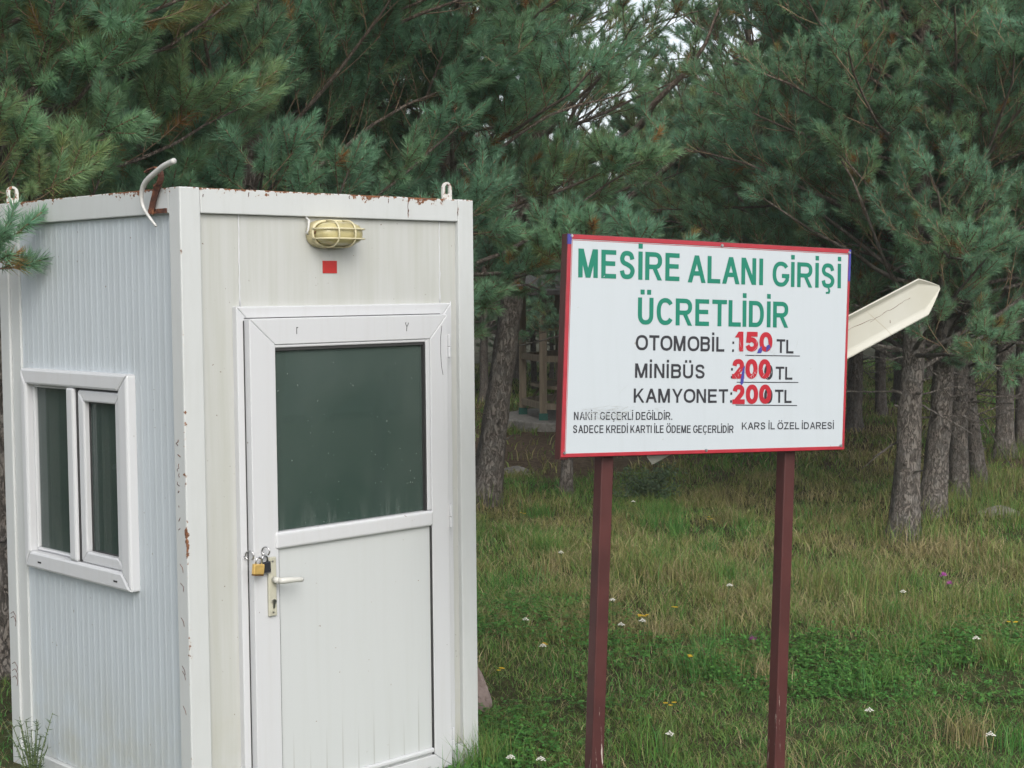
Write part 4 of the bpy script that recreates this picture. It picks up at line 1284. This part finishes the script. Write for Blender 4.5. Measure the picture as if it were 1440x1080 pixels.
# -- kinds for the rest
kinds = []
for sd_, H, zb, Rr, tr, hue in ((61, 6.3, 1.5, 2.0, .10, .10), (67, 6.6, 1.75, 2.0, .105, .16), (71, 6.0, 1.4, 2.2, .088, .06)):
    p = Pine(sd_); p.tree(H, zb, Rr, tr, (0, 0), hue, 1.1, 1.0, dead=22, bow=.08, nb=7)
    kinds.append(p.meshes(84, .070, .0054))
plant(kinds[0], 3.70, 13.5, 1.0, 'second pine from the front right one, trunk leaning slightly right', sc=.98, tilt=(.06, 0))
plant(kinds[1], 4.26, 14.6, 2.2, 'upright pine with a straight trunk third in the right cluster', sc=.86)
plant(kinds[2], 4.76, 15.6, 4.0, 'slim pine whose trunk leans left at the back of the right cluster', sc=.8, tilt=(-.10, 0))
plant(kinds[1], 5.82, 18.1, .4, 'thick trunked pine near the right edge behind the cluster', sc=1.02)
plant(kinds[0], 6.20, 18.6, 5.2, 'pine half cut off by the right edge of the photo', sc=.95)
plant(kinds[0], 4.85, 21.8, 2.6, 'shaded pine whose trunk shows just right of the sign', sc=1.05, tilt=(.03, 0))
plant(kinds[2], 5.85, 24.3, 3.4, 'thin shaded pine between the sign and the right cluster', sc=.95)
plant(kinds[1], 6.75, 26.4, 1.4, 'distant pine behind the front right trunk', sc=1.1)
plant(kinds[0], 1.75, 19.6, .9, 'low pine standing behind the sign, crown above its heading', sc=.66)
plant(kinds[1], 2.95, 18.9, 3.9, 'pine with its crown just above the right half of the sign', sc=.92)
p = Pine(83); p.tree(4.2, 2.5, .45, .05, (.03, 0), .15, .8, .7, dead=4, bow=.03)
plant(p.meshes(50, .07, .004), .54, 15.5, 0, 'small thin pine just under the left end of the sign')
plant(kinds[1], -2.9, 18.4, 1.1, 'shaded pine filling the gap behind the leaning trunk', sc=1.0)
plant(kinds[2], -4.3, 12.8, 2.8, 'pine beyond the left end of the booth roof', sc=1.0)
# deep wood
spots = []
rr_ = np.random.default_rng(99)
for row, y in enumerate((17.5, 21.5, 26.5, 30.5, 35, 40)):
    x = -.40 * y - 1.5 + rr_.uniform(0, 2)
    while x < .42 * y + 2:
        xx, yy = x + rr_.normal(0, .4), y + rr_.normal(0, .8)
        ok = True
        b = xx / yy
        if yy < 25 and -.2 < b < .36: ok = False          # the glade and the shelter
        if yy < 26.5 and -.045 < b < .06: ok = False
        if yy < 30 and .26 < b < .36: ok = False
        if ok: spots.append((xx, yy))
        x += rr_.uniform(2.8, 4.1)
for i, (x, y) in enumerate(spots + [(-1.0, 28.5), (.45, 31), (1.7, 29.3), (-2.4, 30.2), (-1.5, 33.5), (.9, 35), (-.5, 27.4), (1.3, 27.8), (2.7, 26.6), (.3, 38), (2.2, 37)]):
    plant(kinds[i % 3], x, y, rr_.uniform(0, 6.28), 'dark pine standing deep in the wood behind the front row', 'pines of the deep wood', sc=rr_.uniform(.95, 1.2) * (.58 if -.01 < x / y < .15 and y > 22 else 1) * (.75 if -.09 < x / y <= -.01 and y > 27 else 1))

# ------------------------------------------------------------------ timber shelter in the wood
GX, GY, GR = 1.65, 23.2, 1.5
gz = float(gh(np.array(GX), np.array(GY)))
gaz = empty('picnic_shelter', (GX, GY, gz), 0, 'weathered timber picnic shelter on a round concrete slab among the pines', 'shelter')
m = MB()
n_ = 40; ring0 = [(1.85 + .05 * math.sin(i * 2.1)) for i in range(n_)]
vs_ = [(ring0[i] * math.cos(i * 2 * math.pi / n_), ring0[i] * math.sin(i * 2 * math.pi / n_), z) for z in (-.1, .16) for i in range(n_)]
m.add(vs_, [(i, (i + 1) % n_, n_ + (i + 1) % n_, n_ + i) for i in range(n_)] + [tuple(range(n_, 2 * n_))])
m.build('slab', M['concrete'], gaz, .02)
pp = [(GR * math.cos(R(172 + 45 * i)), GR * math.sin(R(172 + 45 * i))) for i in range(8)]
for (x, y) in pp:
    MB().box(x - .055, x + .055, y - .055, y + .055, .26, 2.0).build('post', M['wood'], gaz, .006)
    MB().box(x - .065, x + .065, y - .065, y + .065, .158, .26).build('post_shoe', M['greenfoot'], gaz, .004)
def bar(m, a, b, z0, z1, w=.035, h=.09):
    a = Vector((a[0], a[1], z0)); b = Vector((b[0], b[1], z1)); d = (b - a).normalized(); s_ = Vector((-d.y, d.x, 0)).normalized() * w; u = Vector((0, 0, h / 2))
    vs_ = [a - s_ - u, a + s_ - u, a + s_ + u, a - s_ + u, b - s_ - u, b + s_ - u, b + s_ + u, b - s_ + u]
    m.add(vs_, [(0, 1, 2, 3), (7, 6, 5, 4), (0, 4, 5, 1), (1, 5, 6, 2), (2, 6, 7, 3), (3, 7, 4, 0)])
for i in range(8):
    if i == 3: continue
    a, b = pp[i], pp[(i + 1) % 8]
    m = MB(); bar(m, a, b, 1.05, 1.05); m.build('handrail', M['wood'], gaz)
    m = MB(); bar(m, a, b, .36, .36); m.build('lower_rail', M['wood'], gaz)
    m = MB(); a2 = (a[0] * .82, a[1] * .82); b2 = (b[0] * .82, b[1] * .82)
    bar(m, a2, b2, .62, .62, .16, .04); bar(m, a2, (a2[0] * 1.1, a2[1] * 1.1), .58, .40, .03, .06); bar(m, b2, (b2[0] * 1.1, b2[1] * 1.1), .58, .40, .03, .06)
    m.build('bench', M['wood'], gaz)
    m = MB(); bar(m, a, b, 2.03, 2.03, .045, .12); m.build('roof_beam', M['wood'], gaz)
m = MB()
rp = [(1.95 * math.cos(R(172 + 45 * i)), 1.95 * math.sin(R(172 + 45 * i)), 1.98) for i in range(8)]
rq = [(x, y, z + .06) for x, y, z in rp]
m.add(rp + rq + [(0, 0, 3.0), (0, 0, 3.06)], [(i, (i + 1) % 8, 16) for i in range(8)] + [(8 + i, 8 + (i + 1) % 8, 17) for i in range(8)] + [(i, (i + 1) % 8, 8 + (i + 1) % 8, 8 + i) for i in range(8)])
m.build('roof', M['shingle'], gaz)

# ------------------------------------------------------------------ grass
def patch(x, y, f, s):
    return np.array([mnoise.fractal(Vector((a * f + s, b * f - s, s * .37)), 1.0, 2.0, 3) for a, b in zip(x, y)])
def blades(n, x, y, h, w, hue, tone, lay_=.5, r=rng):
    z = gh(x, y)
    base = np.stack([x, y, z - .01], 1)
    a = r.uniform(0, 2 * np.pi, n)
    ln_ = np.abs(r.normal(lay_, .28, n))
    d1 = np.stack([np.cos(a) * ln_ * .45, np.sin(a) * ln_ * .45, np.ones(n)], 1)
    d2 = np.stack([np.cos(a) * ln_ * 1.5, np.sin(a) * ln_ * 1.5, np.ones(n) * (1.1 - .5 * np.minimum(ln_, 1.6))], 1)
    mid = base + norm(d1) * (h * .5)[:, None]
    tip = mid + norm(d2) * (h * .55)[:, None]
    b2 = r.uniform(0, 2 * np.pi, n)
    wv = np.stack([np.cos(b2), np.sin(b2), 0 * b2], 1) * (w * .5)[:, None]
    V = np.stack([base - wv, base + wv, mid + wv * .8, mid - wv * .8, tip], 1).reshape(-1, 3)
    i = np.arange(n) * 5
    return V, np.stack([i, i + 1, i + 2, i + 3], 1), np.stack([i + 3, i + 2, i + 4], 1), hue, tone
def grass_zone(y0, y1, per, hmu, w, seed, marg=1.0, lie=.75, dead=0.0):
    r = np.random.default_rng(seed)
    k0, k1 = -.345, .345
    area = ((k1 - k0) * (y0 + y1) / 2 + 2 * marg) * (y1 - y0)
    n = int(area * per)
    y = r.uniform(y0, y1, n)
    x = (k0 * y - marg) + r.random(n) * ((k1 - k0) * y + 2 * marg)
    P = np.stack([x, y, np.zeros(n)], 1)
    # sparse where the booth hides it, none inside
    hid = (x / y < -.07) & (y > 6.2)
    kp = ~inbooth(P, .012) & (~hid | (r.random(n) < .25))
    x, y = x[kp], y[kp]; n = len(x)
    g1 = patch(x, y, .55, 3.1); g2 = patch(x, y, 2.2, 8.7); g3 = patch(x * 1, y * .8, 6.0, 1.9)
    # lush belt near, straw belt beyond it, colour paled farther back to lift the wood's shade
    band = np.exp(-((y - 10.2) / 2.1) ** 2)
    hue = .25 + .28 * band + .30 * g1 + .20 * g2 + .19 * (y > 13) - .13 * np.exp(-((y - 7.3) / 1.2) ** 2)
    hue = hue + .22 * np.exp(-(((x - 3.2) / .9) ** 2 + ((y - 10.3) / 1.2) ** 2))
    hue = hue + r.normal(0, .10, n)
    near_trunk = np.zeros(n)
    for tx, ty in ((3.14, 12.3), (3.7, 13.5), (4.26, 14.6), (4.76, 15.6), (5.82, 18.1), (-.28, 14.9), (6.2, 18.6), (4.85, 21.8)):
        near_trunk = np.maximum(near_trunk, np.clip(1.5 - np.hypot(x - tx, (y - ty) * .8) / .55 + .5 * g3, 0, 1))
    hue = hue + near_trunk * .35
    straw = r.random(n) < np.maximum(dead, .10 + .22 * band)
    hue = np.where(straw, r.uniform(.72, 1, n), np.clip(hue, 0, .85))
    dens = r.random(n) < (1 - .55 * near_trunk) * np.clip(.72 + .5 * g3 + .3 * g2, .25, 1) * np.where(((x - .5) / 1.9) ** 2 + ((y - 19.4) / 2.6) ** 2 + g2 < 1, .06, 1)
    h = hmu * np.clip(1 + .55 * g2 + .45 * g3 + r.normal(0, .25, n) + .35 * band, .3, 2.3)
    h = np.where(straw, h * 1.25, h)
    ww = w * r.uniform(.6, 1.3, n) * np.where(straw, .7, 1)
    tone = np.clip(r.normal(.5, .22, n), 0, 1)
    x, y, h, ww, hue, tone = (q[dens] for q in (x, y, h, ww, hue, tone))
    return blades(len(x), x, y, h, ww, hue, tone, lie, r)
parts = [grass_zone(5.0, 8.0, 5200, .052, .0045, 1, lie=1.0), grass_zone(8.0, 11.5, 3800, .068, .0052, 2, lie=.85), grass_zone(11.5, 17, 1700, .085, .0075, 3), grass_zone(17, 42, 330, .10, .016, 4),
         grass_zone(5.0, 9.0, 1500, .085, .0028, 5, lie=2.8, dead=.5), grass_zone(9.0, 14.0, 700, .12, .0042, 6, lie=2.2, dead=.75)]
def clover(n, y0, y1, seed):
    r = np.random.default_rng(seed)
    y = r.uniform(y0, y1, n); x = r.uniform(-.08, .38, n) * y
    g = patch(x, y, .9, 12.3)
    kp = ~inbooth(np.stack([x, y, 0 * x], 1), .03) & (g + r.normal(0, .22, n) > .16)
    x, y = x[kp], y[kp]; n = len(x)
    x = np.repeat(x, 3) ; y = np.repeat(y, 3); n *= 3
    z = gh(x, y) + np.repeat(r.uniform(.025, .075, n // 3), 3)
    a = np.tile(np.array([0, 2.1, 4.2]), n // 3) + np.repeat(r.uniform(0, 6.28, n // 3), 3)
    l = r.uniform(.012, .022, n); tl = r.normal(.15, .3, n)
    c = np.stack([x, y, z], 1); d = np.stack([np.cos(a), np.sin(a), tl], 1); e = np.stack([-np.sin(a), np.cos(a), 0 * a], 1)
    V = np.stack([c, c + d * (l * .6)[:, None] - e * (l * .5)[:, None], c + d * l[:, None], c + d * (l * .6)[:, None] + e * (l * .5)[:, None]], 1).reshape(-1, 3)
    i = np.arange(n) * 4
    return V, np.stack([i, i + 1, i + 2, i + 3], 1), np.zeros((0, 3), int), np.clip(r.normal(.14, .08, n), 0, 1), np.clip(r.normal(.45, .22, n), 0, 1)
parts.append(clover(34000, 5.6, 10.0, 44))
# taller stalks by the booth's foot and round the trunks
def tuft(cx, cy, n, rad, h, hue, seed, w=.004):
    r = np.random.default_rng(seed)
    x = cx + r.normal(0, rad, n); y = cy + r.normal(0, rad, n)
    kp = ~inbooth(np.stack([x, y, 0 * x], 1), .012)
    x, y = x[kp], y[kp]; n = len(x)
    return blades(n, x, y, h * r.uniform(.5, 1.2, n), np.full(n, w), np.clip(r.normal(hue, .13, n), 0, 1), np.clip(r.normal(.45, .2, n), 0, 1), .5, r)
q = bw(1.40, -.05, 0); parts.append(tuft(q.x, q.y, 260, .07, .24, .42, 12, .003))
q = bw(1.5, .1, 0); parts.append(tuft(q.x, q.y, 300, .09, .16, .3, 13))
q = bw(1.56, .7, 0); parts.append(tuft(q.x, q.y, 500, .2, .14, .3, 17))
q = bw(-.06, .5, 0); parts.append(tuft(q.x, q.y, 200, .15, .12, .4, 14))
for i, (tx, ty) in enumerate(((3.14, 12.3), (3.7, 13.5), (4.26, 14.6), (4.76, 15.6), (5.82, 18.1), (-.28, 14.9), (4.4, 13.0), (3.9, 11.2), (1.0, 10.6), (2.2, 10.2), (2.9, 9.6))):
    parts.append(tuft(tx, ty, 420, .26, .26, .5, 30 + i, .006))
rg = np.random.default_rng(5)
for i in range(90):
    yy = rg.uniform(6.2, 14); xx = rg.uniform(-.06, .36) * yy
    parts.append(tuft(xx, yy, int(rg.uniform(30, 130)), rg.uniform(.04, .12), rg.uniform(.14, .26), rg.choice([.12, .2, .3, .6, .78]), 200 + i, .0045))
Vs, Qs, Ts, Hs, Tn = [], [], [], [], []
o_ = 0
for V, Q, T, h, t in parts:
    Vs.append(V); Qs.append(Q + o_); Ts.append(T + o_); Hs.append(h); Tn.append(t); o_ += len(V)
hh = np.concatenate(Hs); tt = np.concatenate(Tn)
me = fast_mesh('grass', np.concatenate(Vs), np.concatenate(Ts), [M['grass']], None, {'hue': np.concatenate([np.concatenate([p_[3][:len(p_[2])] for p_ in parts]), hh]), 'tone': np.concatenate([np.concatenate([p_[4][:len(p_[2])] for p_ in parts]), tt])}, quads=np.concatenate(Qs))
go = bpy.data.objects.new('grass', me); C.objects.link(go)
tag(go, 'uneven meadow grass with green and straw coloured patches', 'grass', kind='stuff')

# ------------------------------------------------------------------ flowers, stones, weeds
def ground_pt(px, py, h):
    xx, yy = px - 720, py - 540
    xx, yy = cr * xx + sr * yy, -sr * xx + cr * yy
    dv = np.array([xx, FPX * cp - yy * sp, -FPX * sp - yy * cp]); P = dv * ((GZ + h - 2.0) / dv[2])
    return float(P[0]), float(P[1])
random.seed(21)
def flower(name, x, y, h, kind, label, group):
    z = float(gh(np.array(x), np.array(y)))
    root = empty(name, (x, y, z), random.uniform(0, 6), label, 'flower', group)
    bx_, by_ = random.uniform(-.02, .02), random.uniform(-.02, .02)
    st = MB().tube([(0, 0, -.01), (bx_ * .3, by_ * .3, h * .5), (bx_, by_, h)], [.0022, .002, .0018], 5)
    for q in range(4):
        a = random.uniform(0, 6.28); zz = h * random.uniform(.15, .6); l = random.uniform(.03, .06)
        st.add([(0, 0, zz), (math.cos(a) * l * .6 - .004, math.sin(a) * l * .6, zz + l * .5), (math.cos(a) * l, math.sin(a) * l, zz + l * .35), (math.cos(a) * l * .6 + .004, math.sin(a) * l * .6, zz + l * .45)], [(0, 1, 2, 3)])
    st.build('stem', M['stem'], root)
    m = MB()
    if kind == 'yarrow':
        for q in range(16):
            a = q * 2.4; rr = .0048 * math.sqrt(q)
            cx_, cy_ = bx_ + rr * math.cos(a), by_ + rr * math.sin(a); zz = h + .012 - rr * .7 + random.uniform(-.002, .002)
            k_ = 6; s_ = .0048
            m.add([(cx_, cy_, zz + .004)] + [(cx_ + s_ * math.cos(b * 1.047), cy_ + s_ * math.sin(b * 1.047), zz) for b in range(6)], [(0, 1 + b, 1 + (b + 1) % 6) for b in range(6)])
            m.tube([(bx_, by_, h - .02), (cx_, cy_, zz)], .0009, 3, 1)
        m.build('flower_head', [M['yarrow'], M['stem']], root)
    elif kind == 'yellow':
        for f_ in range(3):
            cx_, cy_ = bx_ + random.uniform(-.02, .02), by_ + random.uniform(-.02, .02); zz = h + random.uniform(-.01, .012)
            for b in range(9):
                a = b * .698; l = .011
                m.add([(cx_, cy_, zz), (cx_ + l * math.cos(a - .22), cy_ + l * math.sin(a - .22), zz + .004), (cx_ + l * 1.15 * math.cos(a), cy_ + l * 1.15 * math.sin(a), zz + .003), (cx_ + l * math.cos(a + .22), cy_ + l * math.sin(a + .22), zz + .004)], [(0, 1, 2, 3)])
            m.tube([(bx_, by_, h - .03), (cx_, cy_, zz)], .001, 3, 1)
        m.build('flower_head', [M['yellow'], M['stem']], root)
    else:
        for b in range(90):
            u, a = random.random(), random.uniform(0, 6.28); el = .1 + 1.4 * u
            d = Vector((math.cos(a) * math.cos(el), math.sin(a) * math.cos(el), math.sin(el)))
            s_ = d.orthogonal().normalized() * .0014; c_ = Vector((bx_, by_, h))
            m.add([c_ - s_, c_ + s_, c_ + d * random.uniform(.026, .034)], [(0, 1, 2)])
        m.build('flower_head', M['thistle'], root)
        m = MB().tube([(bx_, by_, h - .02), (bx_, by_, h - .012), (bx_, by_, h + .002), (bx_, by_, h + .008)], [.004, .012, .013, .009], 8)
        m.build('bud_cup', M['stem'], root)
for px, py in ((740, 877), (762, 908), (862, 843), (908, 870), (1022, 827), (1270, 832), (1222, 999), (942, 1020), (1395, 1032), (722, 1052), (762, 1050), (790, 783), (873, 878), (1371, 903), (890, 705)):
    h = random.uniform(.13, .2); x, y = ground_pt(px, py, h)
    flower('wildflower', x, y, h, 'yarrow', 'small white yarrow head in the meadow grass', 'white yarrow heads scattered in the grass')
for px, py in ((703, 937), (764, 907), (944, 987), (977, 925), (900, 863), (912, 862), (948, 851), (1425, 880), (732, 718), (1002, 728)):
    h = random.uniform(.10, .16); x, y = ground_pt(px, py, h)
    flower('wildflower', x, y, h, 'yellow', 'small yellow flower in the meadow grass', 'yellow flowers scattered in the grass')
for px, py, lb in ((1326, 806, 'upper of the two purple thistle heads on the right'), (1336, 824, 'lower of the two purple thistle heads on the right'), (1063, 897, 'pinkish flower head low beside the right sign post')):
    h = .30 if px > 1100 else .15; x, y = ground_pt(px, py, h)
    flower('thistle', x, y, h, 'thistle', lb, None)

def rock(name, x, y, sx_, sy_, sz_, mat, label, seed, rot=0):
    import bmesh
    bm = bmesh.new()
    bmesh.ops.create_icosphere(bm, subdivisions=4, radius=1)
    for v in bm.verts:
        c_ = v.co.copy()
        f_ = 1 + .32 * mnoise.noise(c_ * 1.1 + Vector((seed, 0, 0))) + .16 * mnoise.noise(c_ * 2.7 + Vector((seed, 5, 0))) + .05 * mnoise.noise(c_ * 7)
        # flat breaks
        c_ = c_ * f_
        for dr in ((.8, .3, .5), (-.6, .5, .6), (.1, -.9, .4), (-.4, -.5, .75)):
            nn = Vector(dr).normalized(); e_ = c_.dot(nn) - .72
            if e_ > 0: c_ -= nn * e_ * .85
        v.co = Vector((c_.x * sx_, c_.y * sy_, c_.z * sz_))
    me = bpy.data.meshes.new(name); bm.to_mesh(me); bm.free()
    me.materials.append(mat)
    o = bpy.data.objects.new(name, me); C.objects.link(o)
    o.location = (x, y, float(gh(np.array(x), np.array(y))) + sz_ * .45); o.rotation_euler = (0, 0, rot)
    tag(o, label, 'stone')
rock('stone', -.20, 7.55, .085, .09, .14, M['pinkstone'], 'pinkish stone in the grass against the right side of the booth', 3.3)
rock('stone', 4.25, 13.4, .17, .13, .055, M['greystone'], 'low grey stone in dry grass near the right edge', 8.1)
rock('stone', .02, 17.2, .22, .16, .06, M['greystone'], 'flat grey stone on bare soil before the shelter slab', 5.1)

def weed(name, P, h, n, label, seed, feathery=True):
    random.seed(seed)
    root = empty(name, P, 0, label, 'weed')
    st = MB(); lf = MB()
    for i in range(n):
        a = random.uniform(0, 6.28); hh_ = h * random.uniform(.55, 1); b_ = random.uniform(.08, .4)
        tipv = Vector((math.cos(a) * b_ * hh_, math.sin(a) * b_ * hh_, hh_))
        pts = [Vector((0, 0, -.01)), tipv * .5 + Vector((0, 0, .02)), tipv]
        st.tube(pts, [.003, .0022, .0012], 4)
        for q in range(26):
            t = random.uniform(.25, 1); c_ = tipv * t
            d = Vector((random.gauss(0, 1), random.gauss(0, 1), random.gauss(.5, .6))).normalized() * random.uniform(.015, .035)
            s_ = d.orthogonal().normalized() * .0022
            lf.add([c_ - s_, c_ + s_, c_ + d], [(0, 1, 2)])
    st.build('stem', M['stem'], root); lf.build('leaves', M['weed'], root)
def wz(x, y): v = bw(x, y, 0); return (v.x, v.y, float(gh(np.array(v.x), np.array(v.y))))
weed('weed', wz(-.13, .98), .32, 16, 'feathery green weed growing by the left booth wall', 1)
weed('weed', wz(-.10, .62), .16, 9, 'low weed at the foot of the left booth wall, middle', 2)
weed('weed', wz(-.09, .42), .18, 7, 'small weed nearest the front corner of the booth', 3)
def bush(x, y, s_, label, seed):
    random.seed(seed)
    root = empty('low_shrub', (x, y, float(gh(np.array(x), np.array(y)))), 0, label, 'shrub')
    lf = MB(); st = MB()
    for i in range(28):
        a = random.uniform(0, 6.28); el = random.uniform(.25, 1.4)
        tipv = Vector((math.cos(a) * math.cos(el) * 1.3, math.sin(a) * math.cos(el) * 1.3, math.sin(el))) * s_ * random.uniform(.6, 1)
        st.tube([Vector((0, 0, 0)), tipv], [.004, .0015], 3)
        for q in range(40):
            c_ = tipv * random.uniform(.35, 1.0) + Vector((random.gauss(0, .03), random.gauss(0, .03), random.gauss(0, .03)))
            d = Vector((random.gauss(0, 1), random.gauss(0, 1), random.gauss(.3, .6))).normalized() * random.uniform(.025, .05)
            w_ = d.orthogonal().normalized() * .010
            lf.add([c_, c_ + d * .5 + w_, c_ + d, c_ + d * .5 - w_], [(0, 1, 2, 3)])
    st.build('stem', M['stem'], root); lf.build('leaves', M['weed'], root)
bush(1.35, 15.0, .42, 'dark low shrub in the grass seen under the sign', 9)

# ------------------------------------------------------------------ thin fog volume added to lift the dark shade among the trees
hz = bpy.data.materials.new('shade_lift_volume'); hz.use_nodes = True
nt_ = hz.node_tree
for n in list(nt_.nodes): nt_.nodes.remove(n)
pv = nt_.nodes.new('ShaderNodeVolumePrincipled'); pv.inputs['Color'].default_value = (.86, .90, .92, 1); pv.inputs['Density'].default_value = .0012
ho = nt_.nodes.new('ShaderNodeOutputMaterial'); nt_.links.new(pv.outputs[0], ho.inputs['Volume'])
ob = MB().box(-305, 305, -205, 405, -1.3, 9.5).build('shade_lift_haze', hz)
tag(ob, kind='stuff')
